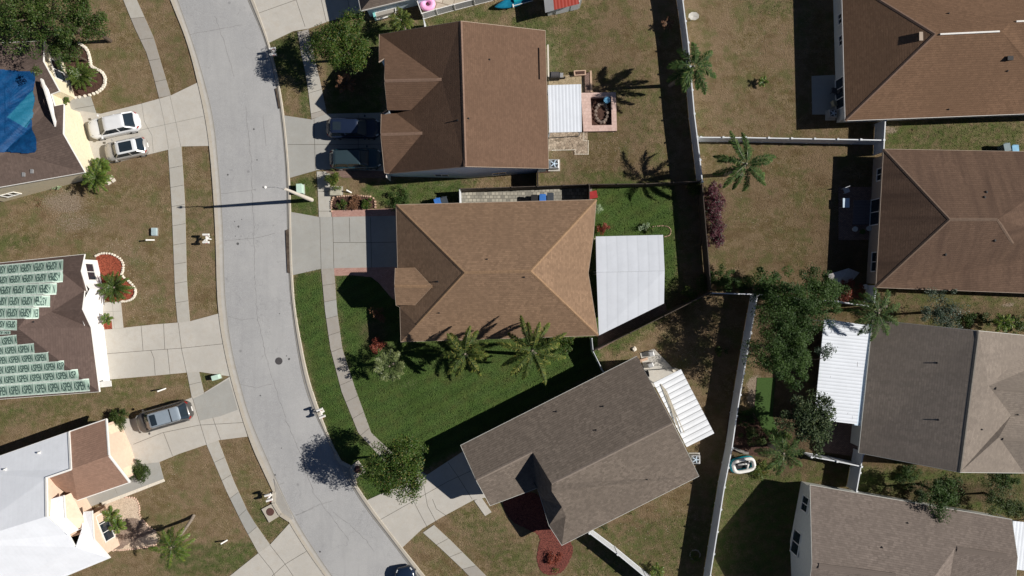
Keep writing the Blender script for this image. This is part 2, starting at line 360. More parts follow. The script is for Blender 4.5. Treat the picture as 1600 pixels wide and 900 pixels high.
# ------------------------------------------------------------------ ground
def inpoly(X, Y, poly):
    r = np.zeros(X.shape, bool); n = len(poly); j = n - 1
    for i in range(n):
        xi, yi = poly[i]; xj, yj = poly[j]
        c = ((yi > Y) != (yj > Y)) & (X < (xj - xi) * (Y - yi) / ((yj - yi) or 1e-9) + xi)
        r ^= c; j = i
    return r
GREEN = [  # pixel polygons, greenness
    ([(458, 428), (502, 419), (520, 545), (560, 676), (600, 720), (640, 790), (575, 786), (524, 708), (489, 612), (461, 489)], .97),
    ([(522, 430), (640, 410), (650, 530), (940, 520), (935, 545), (945, 580), (722, 700), (668, 735), (610, 742), (590, 720), (560, 650), (535, 560), (527, 485)], .95),
    ([(452, 280), (492, 276), (498, 338), (454, 332)], .82),
    ([(920, 290), (1055, 285), (1062, 460), (1038, 480), (926, 520)], .95),
    ([(575, 285), (720, 280), (722, 330), (610, 325), (560, 300)], .8),
    ([(720, 278), (745, 278), (745, 292), (720, 292)], .6),
    ([(421, 66), (455, 49), (470, 52), (484, 150), (484, 186), (470, 184), (470, 140), (445, 120), (430, 110)], .7),
    ([(510, 40), (600, 30), (670, 40), (670, 60), (600, 60), (595, 180), (512, 180)], .75),
    ([(655, 28), (720, 14), (800, 4), (815, 14), (720, 36), (660, 42)], .55),
    ([(800, 20), (860, 26), (864, 60), (800, 45)], .6),
    ([(930, 530), (1060, 470), (1040, 500), (960, 560)], .55),
    ([(1340, 730), (1600, 738), (1600, 810), (1340, 770)], .65),
    ([(1380, 192), (1600, 184), (1600, 240), (1380, 236)], .5),
    ([(1110, 745), (1250, 735), (1255, 760), (1230, 900), (1110, 900)], .55),
    ([(1380, 450), (1600, 458), (1600, 520), (1380, 505)], .3),
    ([(1340, 705), (1260, 705), (1260, 760), (1340, 760)], .3),
    ([(250, 860), (300, 850), (400, 845), (404, 864), (360, 900), (250, 900)], .55),
    ([(388, 780), (400, 770), (452, 818), (422, 851), (400, 815)], .5),
    ([(312, 582), (358, 588), (318, 612)], .45),
    ([(0, 232), (120, 280), (150, 285), (100, 310), (0, 330)], .22),
    ([(0, 372), (60, 365), (50, 385), (0, 395)], .5),
    ([(840, 260), (1050, 275), (1050, 284), (840, 284)], .3),
    ([(880, 830), (1100, 800), (1110, 900), (900, 900)], .35),
    ([(695, 800), (760, 790), (840, 870), (870, 900), (780, 900)], .32),
    ([(100, 610), (240, 590), (290, 600), (150, 640), (0, 670), (0, 640)], .28),
    ([(0, 636), (90, 620), (60, 640), (0, 650)], .5),
    ([(1160, 0), (1240, 0), (1240, 30), (1170, 20)], .4),
    ([(860, 0), (960, 0), (900, 120), (858, 110)], .25),
    ([(290, 300), (335, 300), (336, 380), (292, 370)], .22),
    ([(850, 40), (870, 60), (868, 125), (856, 125)], .5),
    ([(940, 100), (1040, 100), (1040, 260), (960, 200)], .18),
]
BARE = [(100, 315, 55, 32, .55), (120, 350, 60, 28, .4), (190, 400, 60, 40, .28), (230, 480, 40, 60, .2), (640, 600, 42, 18, .22), (940, 220, 50, 30, .12), (1080, 560, 40, 60, .25),
        (1170, 60, 60, 60, .16), (1160, 200, 60, 30, .2), (1180, 620, 14, 50, .9), (1215, 690, 25, 14, .7), (1380, 200, 30, 8, .6), (1440, 760, 14, 5, .8), (1575, 475, 22, 7, .7), (260, 650, 10, 5, .5), (1200, 300, 60, 80, .1), (820, 20, 10, 6, .2), (690, 290, 14, 6, .4), (1130, 278, 24, 8, .3), (300, 340, 20, 30, .12)]
SOIL_SHADE = [(60, 60, 90, 45, .7), (555, 110, 45, 60, .7), (1225, 520, 70, 75, .85), (1230, 670, 65, 60, .8), (1115, 340, 22, 70, .5), (1060, 480, 30, 50, .5), (1320, 400, 45, 90, .6), (1500, 490, 130, 16, .45), (1490, 768, 150, 26, .65), (1280, 560, 20, 90, .9), (1320, 690, 60, 30, .8), (585, 520, 30, 30, .5), (200, 845, 40, 14, .5), (1310, 700, 30, 40, .7), (1030, 590, 25, 25, .5), (1150, 690, 20, 40, .7), (1240, 730, 40, 14, .35)]  # dark soil, plus tree shade painted beside the corrugated patio roof
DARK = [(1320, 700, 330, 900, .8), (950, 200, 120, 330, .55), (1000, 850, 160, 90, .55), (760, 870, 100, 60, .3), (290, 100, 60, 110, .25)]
gx = np.concatenate([[-260, -160, -100, -70], np.arange(-52, 52.01, .32), [70, 100, 160, 260]])
gy = np.concatenate([[-260, -160, -90, -50], np.arange(-31, 31.01, .32), [50, 90, 160, 260]])
GX, GY = np.meshgrid(gx, gy)
def cover_fields(X, Y):
    px = X / S + 800; py = 450 - Y / S
    wob = 3 * np.sin(px * .11 + np.sin(py * .07) * 2) + 2.2 * np.sin(py * .23 + px * .05)
    g = np.zeros(X.shape)
    for poly, v in GREEN:
        g = np.where(inpoly(px, py, poly), np.maximum(g, v), g)
    b = np.zeros(X.shape); s = np.zeros(X.shape); d = np.zeros(X.shape)
    def blob(x, y, rx, ry):
        q = ((px - x + wob) / rx) ** 2 + ((py - y + wob) / ry) ** 2
        return np.clip(1.5 - 1.5 * np.sqrt(q), 0, 1)
    for x, y, rx, ry, v in BARE: b = np.maximum(b, v * blob(x, y, rx, ry))
    for x, y, rx, ry, v in SOIL_SHADE: s = np.maximum(s, v * blob(x, y, rx, ry))
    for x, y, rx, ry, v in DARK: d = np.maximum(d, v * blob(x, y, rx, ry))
    g = g * (1 - s * .8)
    return g, b, s, d
g_, b_, s_, d_ = cover_fields(GX, GY)
def blur(a, n):
    for _ in range(n):
        p = np.pad(a, 1, mode='edge'); a = (p[1:-1, 1:-1] * 4 + p[:-2, 1:-1] + p[2:, 1:-1] + p[1:-1, :-2] + p[1:-1, 2:]) / 8
    return a
g_ = blur(g_, 3)
ny, nx = GX.shape
def color_attr(me, name, cols, domain='POINT'):
    at = me.color_attributes.new(name, 'FLOAT_COLOR', domain)
    c4 = np.ones((len(cols), 4), np.float32); c4[:, :cols.shape[1]] = cols; at.data.foreach_set('color', c4.ravel())
me = bpy.data.meshes.new('ground')
vv = np.stack([GX.ravel(), GY.ravel(), np.zeros(GX.size)], 1)
ii = np.arange(ny * nx).reshape(ny, nx)
ff = np.stack([ii[:-1, :-1].ravel(), ii[:-1, 1:].ravel(), ii[1:, 1:].ravel(), ii[1:, :-1].ravel()], 1)
me.from_pydata(vv.tolist(), [], ff.tolist()); me.materials.append(M['ground'])
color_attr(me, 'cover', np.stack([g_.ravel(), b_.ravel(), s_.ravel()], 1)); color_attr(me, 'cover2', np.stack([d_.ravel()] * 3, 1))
ground = struct(bpy.data.objects.new('ground', me)); COL.objects.link(ground)

# ------------------------------------------------------------------ road, kerbs, pavements
KLo = [(236, -90), (252, -40), (266, 0), (282, 36), (295.5, 72), (309.5, 129), (320.5, 178), (328, 228), (334, 303), (338, 377), (339, 440), (341.5, 489), (349, 538), (360, 587), (369.5, 623), (382, 660), (387, 682), (406.7, 725), (427.5, 769), (440, 795), (453, 817), (476, 855.5), (508, 900), (545, 948), (580, 990)]
KLi = [(248, -90), (264, -40), (277.5, 0), (295.5, 50), (312, 100), (323, 142), (334.5, 189), (340, 250), (345, 303), (349, 377), (350, 440), (354, 494), (362, 550), (374.5, 599), (391.5, 660), (406.7, 692), (429, 744), (456.7, 805.5), (484.4, 850), (518, 900), (555, 948), (590, 990)]
KRi = [(352, -90), (372, -40), (386, 0), (398, 22), (416, 67), (430, 119), (438.6, 180.5), (445, 240), (448, 291), (449, 352), (451.5, 440), (456.4, 489), (465, 550), (474.7, 599), (484, 630), (508, 680), (540, 742), (560, 780), (612, 846), (652, 900), (690, 948), (725, 990)]
KRo = [(362, -90), (382, -40), (395.6, 0), (406, 25), (420.5, 67), (434.5, 122), (444, 180.5), (449.7, 240), (452.5, 280), (454, 328), (456.4, 428), (457.6, 445), (461, 489), (468.6, 525.6), (477, 574.5), (488, 612), (505, 660), (524, 708), (548, 744), (572, 782), (628, 856), (664, 900), (702, 948), (738, 990)]
def resample(pl, n):
    a = np.array(pl, float); y = np.linspace(a[0, 1], a[-1, 1], n)
    x = np.interp(y, a[:, 1], a[:, 0]); k = np.ones(7) / 7
    xs = np.convolve(np.pad(x, 3, mode='reflect', reflect_type='odd'), k, 'valid'); return np.stack([xs, y], 1)
NR = 110
lo, li, ri, ro = [resample(q, NR) for q in (KLo, KLi, KRi, KRo)]
def strip(name, cols, zs, mat, mi=None):
    b = MB(); n = len(cols[0]); k = len(cols)
    vs_ = []
    for i in range(n):
        for c, z in zip(cols, zs): p = P(c[i][0], c[i][1]); vs_.append((p.x, p.y, z))
    fs = [(i * k + j, (i + 1) * k + j, (i + 1) * k + j + 1, i * k + j + 1) for i in range(n - 1) for j in range(k - 1)]
    b.add(vs_, fs)
    return b
road = struct(strip('road', [li, li * .5 + ri * .5, ri], [.012, .06, .012], None).build('road', M['road'], smooth=True))
def kerb(name, outer, inner, sgn):
    m = outer * .5 + inner * .5; g0 = outer * .2 + inner * .8
    b = strip(name, [outer + np.array([-1.0 * sgn, 0]), outer, m, g0, inner + np.array([.6 * sgn, 0])], [.0, .11, .10, .035, .018], None)
    for i in range(3, NR - 1, 4):            # contraction joints
        a = P(*outer[i]); c = P(*inner[i]); b.add([(a.x, a.y - .012, .113), (a.x, a.y + .012, .113), (m[i][0] * S - 800 * S, a.y + .012, .094), (m[i][0] * S - 800 * S, a.y - .012, .094)], [(0, 1, 2, 3)] if sgn < 0 else [(3, 2, 1, 0)], 1)
    # seam between gutter and road
    for i in range(NR - 1):
        a = P(*inner[i]); c = P(*inner[i + 1]); b.beam((a.x, a.y, .022), (c.x, c.y, .022), .03, .012, 1)
    for fi in range((NR - 1) * 4):
        if fi % 4 >= 2: b.m[fi] = 2
    return struct(b.build(name, [M['kerb'], M['joint2'], M['gutter']]))
kerb('kerb', lo, li, 1); kerb('kerb', ro, ri, -1)
PAVED = []
def pave(name, polys, mat, z=.05, joints=(), jw=.035, jm='joint', z0=-.05):
    b = MB()
    for pl in polys:
        PAVED.append(pl); b.slab([P(*q) for q in pl], z0, z, 0)
    for j in joints:
        for a, c in zip(j[:-1], j[1:]):
            p, q = P(*a), P(*c); d = (q - p).normalized(); n_ = Vector((-d.y, d.x, 0)) * jw / 2
            b.add([p + n_ + Vector((0, 0, z + .004)), p - n_ + Vector((0, 0, z + .004)), q - n_ + Vector((0, 0, z + .004)), q + n_ + Vector((0, 0, z + .004))], [(0, 1, 2, 3)], 1)
    return struct(b.build(name, [mat, M[jm]]))
def cross_joints(L, Rr, step):
    a = np.array(L, float); c = np.array(Rr, float); out = []
    y = a[0, 1] + step
    while y < a[-1, 1] - 4:
        yr = y * (c[-1, 1] - c[0, 1]) / (a[-1, 1] - a[0, 1]) + c[0, 1] - a[0, 1] * (c[-1, 1] - c[0, 1]) / (a[-1, 1] - a[0, 1])
        out.append([(np.interp(y, a[:, 1], a[:, 0]), y), (np.interp(yr, c[:, 1], c[:, 0]), yr)]); y += step
    return out
def walk(L, Rr, mat='conc_side', step=30, z=.048):
    cj = cross_joints(L, Rr, step); q = random.Random(int(L[0][0])); b = MB()
    for a, c in zip(cj[:-1], cj[1:]):
        if q.random() < .4: b.slab([P(*p) for p in (a[0], a[1], c[1], c[0])], z, z + .002, q.randrange(2))
    if b.f: struct(b.build('sidewalk_slabs', [M['conc_walk2'] if mat == 'conc_side' else M['conc_side'], M['conc_gray']]))
    return pave('sidewalk', [list(L) + list(Rr)[::-1]], M[mat], z, cross_joints(L, Rr, step), .03)
walk([(165, -70), (193, 0), (211, 44), (229, 82), (238, 111), (249, 153)], [(186, -70), (214, 0), (240, 58), (253, 102), (267, 149)], 'conc_walk2', 33)
walk([(263, 233), (266, 280), (269, 328), (273, 433), (274, 460), (278, 505)], [(283.5, 229), (287, 280), (289.6, 328), (292, 433), (293.5, 460), (297, 502)], 'conc_side', 30)
walk([(292.5, 582), (300, 621)], [(311, 580.6), (319, 613.6)], 'conc_side', 19)
walk([(323, 694.5), (354, 767), (380, 820), (404, 864)], [(341, 687.5), (366, 753), (390, 805.5), (422, 851)], 'conc_side', 28)
walk([(465, 50), (471, 85), (480, 125), (487, 186)], [(482, 46), (490, 85), (500, 125), (511, 179)], 'conc_walk2', 32)
walk([(495, 268), (497, 300), (498.5, 339)], [(516, 268), (516, 300), (518, 339)], 'conc_side', 31)
walk([(502, 420), (508, 485), (516.6, 545), (534, 612), (560, 676), (604, 724), (664, 756)], [(522, 418), (526.7, 485), (535, 545), (554, 604), (580, 676), (618, 712), (668, 742)], 'conc_walk2', 26)
walk([(661, 832), (690, 858), (726, 892), (770, 940)], [(678, 820), (705, 845), (760, 900), (800, 940)], 'conc_side', 19)
walk([(345, 915), (300, 950)], [(360, 930), (330, 960)], 'conc_side', 30)
# driveways
pave('driveway', [[(118, 172), (158, 178), (222, 162), (268, 149), (309.5, 129), (320.5, 178), (328, 228), (283, 229), (263, 234), (222, 244), (182, 254), (130, 262)]], M['conc'], .052,
     [[(249, 153), (258, 195), (264, 233)], [(266, 150), (275, 190), (283, 229)], [(130, 222), (200, 208), (258, 195), (318, 182)], [(222, 162), (226, 190)], [(226, 190), (238, 212), (240, 238)], [(140, 200), (180, 192)]], .028, 'joint2')
pave('driveway', [[(150, 517), (240, 507), (278, 504), (297, 502), (341.5, 490), (349, 538), (360, 588), (313, 581), (292, 582), (240, 587), (158, 594)]], M['conc'], .052,
     [[(279, 504), (284, 545), (292, 582)], [(150, 554), (240, 547), (284, 544), (350, 537)], [(221, 509), (224, 548)], [(256, 506), (258, 546)], [(262, 545), (266, 584)], [(236, 547), (241, 560), (243, 586)]], .035)
pave('driveway', [[(186, 650), (205, 655), (277, 629.5), (300, 621), (319, 613.6), (360, 588), (369.5, 623), (387, 682), (343, 687.5), (323, 694.5), (280, 709), (249, 722), (211, 727), (192, 668)]], M['conc'], .052,
     [[(301, 621), (312, 658), (323, 694)], [(209, 694), (254, 676), (312, 664), (380, 660)], [(256, 676), (270, 712)], [(319, 613), (345, 687)]], .035)
pave('driveway', [[(404, 864), (422, 851), (453, 817), (476, 855.5), (508, 900), (530, 930), (400, 990), (300, 950), (359, 900)]], M['conc'], .052,
     [[(422, 851), (445, 880), (462, 905)], [(404, 864), (425, 890), (440, 920)], [(479, 861), (446, 881), (425, 900)]], .035)
pave('driveway', [[(382, -40), (395.6, 0), (406, 25), (420.5, 67), (458, 49), (482, 45), (512, 34), (574, 16), (560, -80), (370, -80)]], M['conc'], .052,
     [[(404, 21), (463, 0), (520, -20)], [(463, 0), (477, 42)], [(500, -10), (510, 34)], [(540, -20), (548, 24)]], .035)
pave('driveway', [[(444, 180.5), (487, 187), (511, 178), (614, 176), (614, 268), (560, 266), (540, 266), (528, 264), (495, 266), (453, 278), (449.7, 240)]], M['conc_gray'], .052,
     [[(450, 226), (560, 226), (612, 225)], [(491, 187), (493, 266)], [(560, 180), (560, 266)]], .035)
pave('driveway', [[(454, 331), (498, 339), (519, 339), (634, 337), (634, 417), (522, 419), (502, 420), (457, 430)]], M['conc_gray'], .052,
     [[(500, 339), (502, 420)], [(520, 339), (522, 419)], [(521, 379), (580, 379), (634, 378)], [(546, 340), (547, 378)], [(579, 340), (581, 418)]], .035)
pave('driveway', [[(572, 782), (610, 765), (664, 744), (722, 706), (745, 700), (768, 775), (740, 781), (690, 808), (660, 826), (628, 856)]], M['conc'], .052,
     [[(594, 812), (640, 786), (700, 752), (752, 728)], [(660, 745), (668, 790), (682, 816)], [(634, 758), (655, 800), (668, 824)], [(700, 722), (716, 745), (738, 780)], [(676, 780), (682, 795), (698, 806)]], .035)
# darker sealed patch on the third driveway, and other paving
pave('driveway_patch', [[(302, 623), (320, 614.5), (358, 592), (367, 622), (372, 640), (345, 650), (313, 657)]], M['conc_gray'], .057)
pave('path', [[(100, 150), (142, 151), (151, 178), (120, 186)]], M['conc_gray'], .05, [[(118, 170), (148, 165)]])
pave('path', [[(146, 474), (189, 471), (193, 512), (150, 517)]], M['conc'], .05, [[(176, 472), (179, 513)], [(150, 488), (190, 486)]], .02, 'joint2')
pave('path', [[(215, 727), (249, 722), (256, 748), (159, 785), (120, 800), (112, 786), (140, 770)]], M['conc_gray'], .05, [[(175, 752), (184, 772)], [(215, 738), (222, 760)]], .02, 'joint2')
pave('path_edge', [[(256, 748), (258, 752), (160, 790), (159, 785)]], M['edging'], .07)
pave('path', [[(518, 329), (636, 325), (636, 337), (519, 339)], [(522, 419), (632, 417), (640, 480), (612, 466), (592, 442), (580, 433), (550, 430), (523, 431)]], M['pinkpave'], .05)
pave('path', [[(510, 266), (612, 268), (612, 278), (536, 278), (525, 274), (510, 270)]], M['brickpave'], .054)
pave('path', [[(741, 782), (752, 777), (768, 800), (758, 806)]], M['conc'], .054)
pave('path', [[(717, 301), (780, 299), (880, 295), (925, 292), (925, 340), (717, 340)]], M['stonepave'], .04)
pave('path', [[(934, 522), (1040, 474), (1042, 487), (934, 548)]], M['brickpave'], .04)
pave('path', [[(620, 268), (860, 262), (860, 270), (620, 274)]], M['mulch_br'], .02)
pave('patio', [[(857, 119), (911, 117), (918, 128), (918, 206), (911, 212), (911, 240), (897, 240), (897, 220), (857, 222)]], M['patiotan'], .045)
pave('patio', [[(857, 206), (918, 206), (918, 242), (897, 242), (897, 234), (857, 236)]], M['flag'], .049)
pave('patio', [[(1268, 119), (1312, 117), (1312, 179), (1269, 179)]], M['conc_gray'], .05)
pave('patio', [[(1310, 292), (1372, 292), (1372, 375), (1310, 375)]], M['brickpave'], .04)
pave('patio', [[(1000, 552), (1022, 545), (1056, 580), (1040, 612), (1012, 600)]], M['conc'], .05)
pave('patio', [[(1286, 500), (1368, 508), (1350, 715), (1276, 705)]], M['brickpave'], .04)
pave('mini_turf', [[(1183, 590), (1211, 590), (1207, 648), (1215, 672), (1196, 678), (1178, 645)]], M['turf'], .03)
# planting beds
def smooth_poly(pl, n=3):
    for _ in range(n):
        q = []
        for i in range(len(pl)):
            a, b = pl[i], pl[(i + 1) % len(pl)]
            q += [(a[0] * .75 + b[0] * .25, a[1] * .75 + b[1] * .25), (a[0] * .25 + b[0] * .75, a[1] * .25 + b[1] * .75)]
        pl = q
    r_ = random.Random(3); q = []
    for i in range(len(pl)):
        a, b = pl[i], pl[(i + 1) % len(pl)]; m = max(1, int(math.hypot(b[0] - a[0], b[1] - a[1]) / 2.5))
        for k in range(m): q.append((a[0] + (b[0] - a[0]) * k / m + r_.uniform(-.8, .8), a[1] + (b[1] - a[1]) * k / m + r_.uniform(-.8, .8)))
    return q
pave('planting_bed', [smooth_poly([(148, 402), (160, 395), (178, 397), (192, 408), (193, 422), (189, 430), (203, 440), (213, 453), (211, 464), (200, 470), (162, 473), (158, 440)], 2)], M['mulch'], .03)
pave('planting_bed', [[(160, 501), (175, 501), (176, 514), (161, 515)]], M['mulch'], .056)
pave('planting_bed', [smooth_poly([(120, 68), (136, 76), (142, 90), (143, 104), (158, 108), (166, 122), (162, 138), (142, 150), (112, 154), (96, 120), (90, 90), (96, 70)], 2)], M['mulch_br'], .03)
pave('planting_bed', [smooth_poly([(155, 790), (175, 782), (200, 775), (214, 778), (219, 795), (217, 808), (232, 822), (248, 834), (250, 846), (240, 853), (215, 857), (186, 860), (172, 862), (150, 830), (140, 800)], 2)], M['pebble'], .03)
pave('planting_bed', [smooth_poly([(182, 812), (214, 808), (222, 818), (236, 826), (244, 832), (222, 838), (205, 846), (190, 858), (172, 858), (172, 830)], 2)], M['pebble_dk'], .036)
pave('planting_bed', [smooth_poly([(780, 780), (836, 764), (864, 800), (880, 828), (896, 852), (894, 868), (880, 896), (850, 900), (838, 880), (840, 858), (846, 836), (820, 826), (796, 812)], 2)], M['mulch_dk'], .03)
pave('planting_bed', [smooth_poly([(518, 310), (525, 305), (575, 305), (587, 312), (588, 328), (518, 330)], 1)], M['mulch_br'], .04)
pave('planting_bed', [[(1140, 640), (1200, 660), (1230, 690), (1200, 716), (1142, 705), (1134, 680)]], M['mulch_br'], .02)
# manhole, drains, kerb slot
def cyl_thing(name, label, cat, px, py, r, mat, z0=.0, z1=.06, n=24):
    b = MB(); p = P(px, py); b.disc(p, r, z0, z1, n); b.disc(p, r * .86, z1, z1 + .006, n); o = b.build(name, mat); return tag(o, label, cat)
mh = MB(); p = P(436, 564); mh.disc(p, .33, .02, .062, 28, 0); mh.disc(p, .29, .062, .068, 28, 0)
for i in range(-2, 3): mh.box((p.x, p.y + i * .1, .071), (.42, .03, .008), 0, 0)
tag(mh.build('manhole_cover', M['iron']), 'round dark iron manhole cover set in the grey road', 'manhole cover')
def drain(label, slab, lid, apron, throat):
    t = thing('storm_drain', label, 'storm drain', P(*lid))
    b = MB(); b.slab([P(*q) for q in slab], -.02, .14, 0); bevel(b.build('slab', M['kerb'], t), .02)
    b = MB(); p = P(*lid); b.disc(p, .36, .14, .155, 26, 0); b.disc(p, .31, .155, .163, 26, 0); b.build('lid', M['rustlid'], t)
    b = MB(); b.slab([P(*q) for q in apron], 0, .118, 0); b.build('apron', M['gutter'], t)
    b = MB()
    for a, c in zip(throat[:-1], throat[1:]): p, q = P(*a), P(*c); b.beam((p.x, p.y, .15), (q.x, q.y, .15), .28, .16, 0)
    b.build('kerb_lip', M['kerb'], t)
    p, q = P(*throat[1]), P(*throat[2]); b = MB(); b.beam((p.x, p.y, .122), (q.x, q.y, .122), .06, .02, 0); b.build('inlet_opening', M['dark'], t)
drain('storm drain with rusty round lid on a pale slab, in sun beside the left kerb', [(409, 795), (426, 786), (437, 806), (421, 816)], (423, 799), [(429, 748), (431, 768), (429, 786), (438, 802), (453, 812), (459, 810), (456, 802)], [(429, 768), (428, 785), (439, 803), (453, 812)])
drain('storm drain with dark round lid under the shade of the street tree, right kerb', [(548, 728), (560, 719), (572, 736), (557, 747)], (560, 733), [(527, 710), (532, 722), (547, 729), (552, 744), (556, 757), (549, 757), (522, 712)], [(525, 709), (532, 721), (548, 729), (556, 755)])
b = MB(); b.slab([P(*q) for q in [(446.5, 360), (452, 358), (454.5, 427), (449.5, 426)]], .02, .100); tag(b.build('kerb_ramp_plate', m_plain('rusted_plate', (.085, .065, .05), .9, 0, .5, 2)), 'long dark stained strip lying in the gutter before the main driveway', 'gutter plate')
b = MB(); b.slab([P(*q) for q in [(430, 139), (432.5, 138), (438.5, 169), (436, 170)]], .02, .105); tag(b.build('kerb_ramp_plate', bpy.data.materials['rusted_plate']), 'short dark stained strip lying in the gutter beside the upper grass verge', 'gutter plate')

def road_z(px, py):
    a = np.interp(py, li[:, 1], li[:, 0]); c = np.interp(py, ri[:, 1], ri[:, 0]); u = abs((px - a) / (c - a) * 2 - 1); return .012 + .048 * (1 - u)
def road_line(pts, wd, mi, b, jit=1.2):
    q = random.Random(int(pts[0][0])); pl = []
    for a, c in zip(pts[:-1], pts[1:]):
        n = max(1, int(math.hypot(c[0] - a[0], c[1] - a[1]) / 5))
        for k in range(n): pl.append((a[0] + (c[0] - a[0]) * k / n + q.uniform(-jit, jit), a[1] + (c[1] - a[1]) * k / n + q.uniform(-jit, jit) * .5))
    pl.append(pts[-1])
    for a, c in zip(pl[:-1], pl[1:]):
        p, r_ = P(*a), P(*c); d = (r_ - p).normalized(); n_ = Vector((-d.y, d.x, 0)) * wd * q.uniform(.6, 1.3) / 2; z = Vector((0, 0, road_z(*a) + .006)); z2 = Vector((0, 0, road_z(*c) + .006))
        b.add([p + n_ + z, p - n_ + z, r_ - n_ + z2, r_ + n_ + z2], [(0, 1, 2, 3)], mi)
b = MB()
for pts in [[(297, 54), (330, 48), (379, 39)], [(384, 167), (388, 205), (393, 250), (394, 279), (397, 360), (399, 450), (402, 490), (410, 530), (422, 580), (433, 612), (448, 658), (470, 708), (490, 769), (545, 844)],
            [(434, 758), (444, 754)], [(462, 805), (476, 800), (490, 793)], [(520, 800), (545, 818), (572, 844), (585, 862)], [(412, 180), (414, 205), (416, 228)], [(336, 25), (352, 70), (366, 120)], [(345, 303), (372, 300), (400, 296)], [(356, 494), (378, 500), (398, 497)], [(430, 365), (400, 372), (352, 376)], [(462, 806), (494, 790), (520, 782)], [(375, 600), (400, 606), (425, 600)]]:
    road_line(pts, .035, 0, b)
M['crack'] = m_plain('road_crack', (.245, .24, .235), .95); M['oil'] = m_plain('oil_spot', (.10, .10, .10), .8)
for x, y, r_ in [(373, 354, .1), (372, 381, .13), (356, 273, .09), (397, 202, .09), (367, 346, .05), (378, 343, .05), (368, 369, .05), (374, 374, .04), (377, 369, .04), (452, 561, .1), (448, 556, .06), (407, 618, .07), (430, 742, .09), (500, 862, .1), (437, 490, .05), (402, 250, .06), (440, 700, .06)]:
    p = P(x, y); z = road_z(x, y) + .008; k = 9; q = random.Random(x); b.add([(p.x + r_ * q.uniform(.7, 1.2) * math.cos(i / k * 6.283), p.y + r_ * q.uniform(.7, 1.2) * math.sin(i / k * 6.283), z) for i in range(k)], [list(range(k))], 1)
struct(b.build('road_cracks', [M['crack'], M['oil']]))
# ------------------------------------------------------------------ houses
HOUSE_FOOT = []
PITCH = 1.28
def inset(poly, d):
    n = len(poly); ar = sum(poly[i].x * poly[(i + 1) % n].y - poly[(i + 1) % n].x * poly[i].y for i in range(n))
    sg = 1 if ar > 0 else -1; out = []
    for i in range(n):
        a, b, c = poly[i - 1], poly[i], poly[(i + 1) % n]
        d1 = Vector((b.x - a.x, b.y - a.y)); d2 = Vector((c.x - b.x, c.y - b.y))
        if d1.length < 1e-6 or d2.length < 1e-6: out.append(Vector((b.x, b.y))); continue
        d1.normalize(); d2.normalize(); n1 = Vector((-d1.y, d1.x)) * sg; n2 = Vector((-d2.y, d2.x)) * sg
        m = n1 + n2
        if m.length < .3: m = n1
        m.normalize(); k = d / max(.45, m.dot(n1)); out.append(Vector((b.x + m.x * k, b.y + m.y * k)))
    return out
def roof_uv(vs_):
    n = Vector((0, 0, 0))
    for i in range(len(vs_)):
        a, b = vs_[i], vs_[(i + 1) % len(vs_)]
        n += Vector(((a.y - b.y) * (a.z + b.z), (a.z - b.z) * (a.x + b.x), (a.x - b.x) * (a.y + b.y)))
    if n.z < 0: n = -n
    n.normalize(); u = Vector((0, 0, 1)).cross(n)
    if u.length < .02: u = Vector((1, 0, 0))
    u.normalize(); v = n.cross(u)
    return [(p.dot(u), p.dot(v)) for p in vs_], n
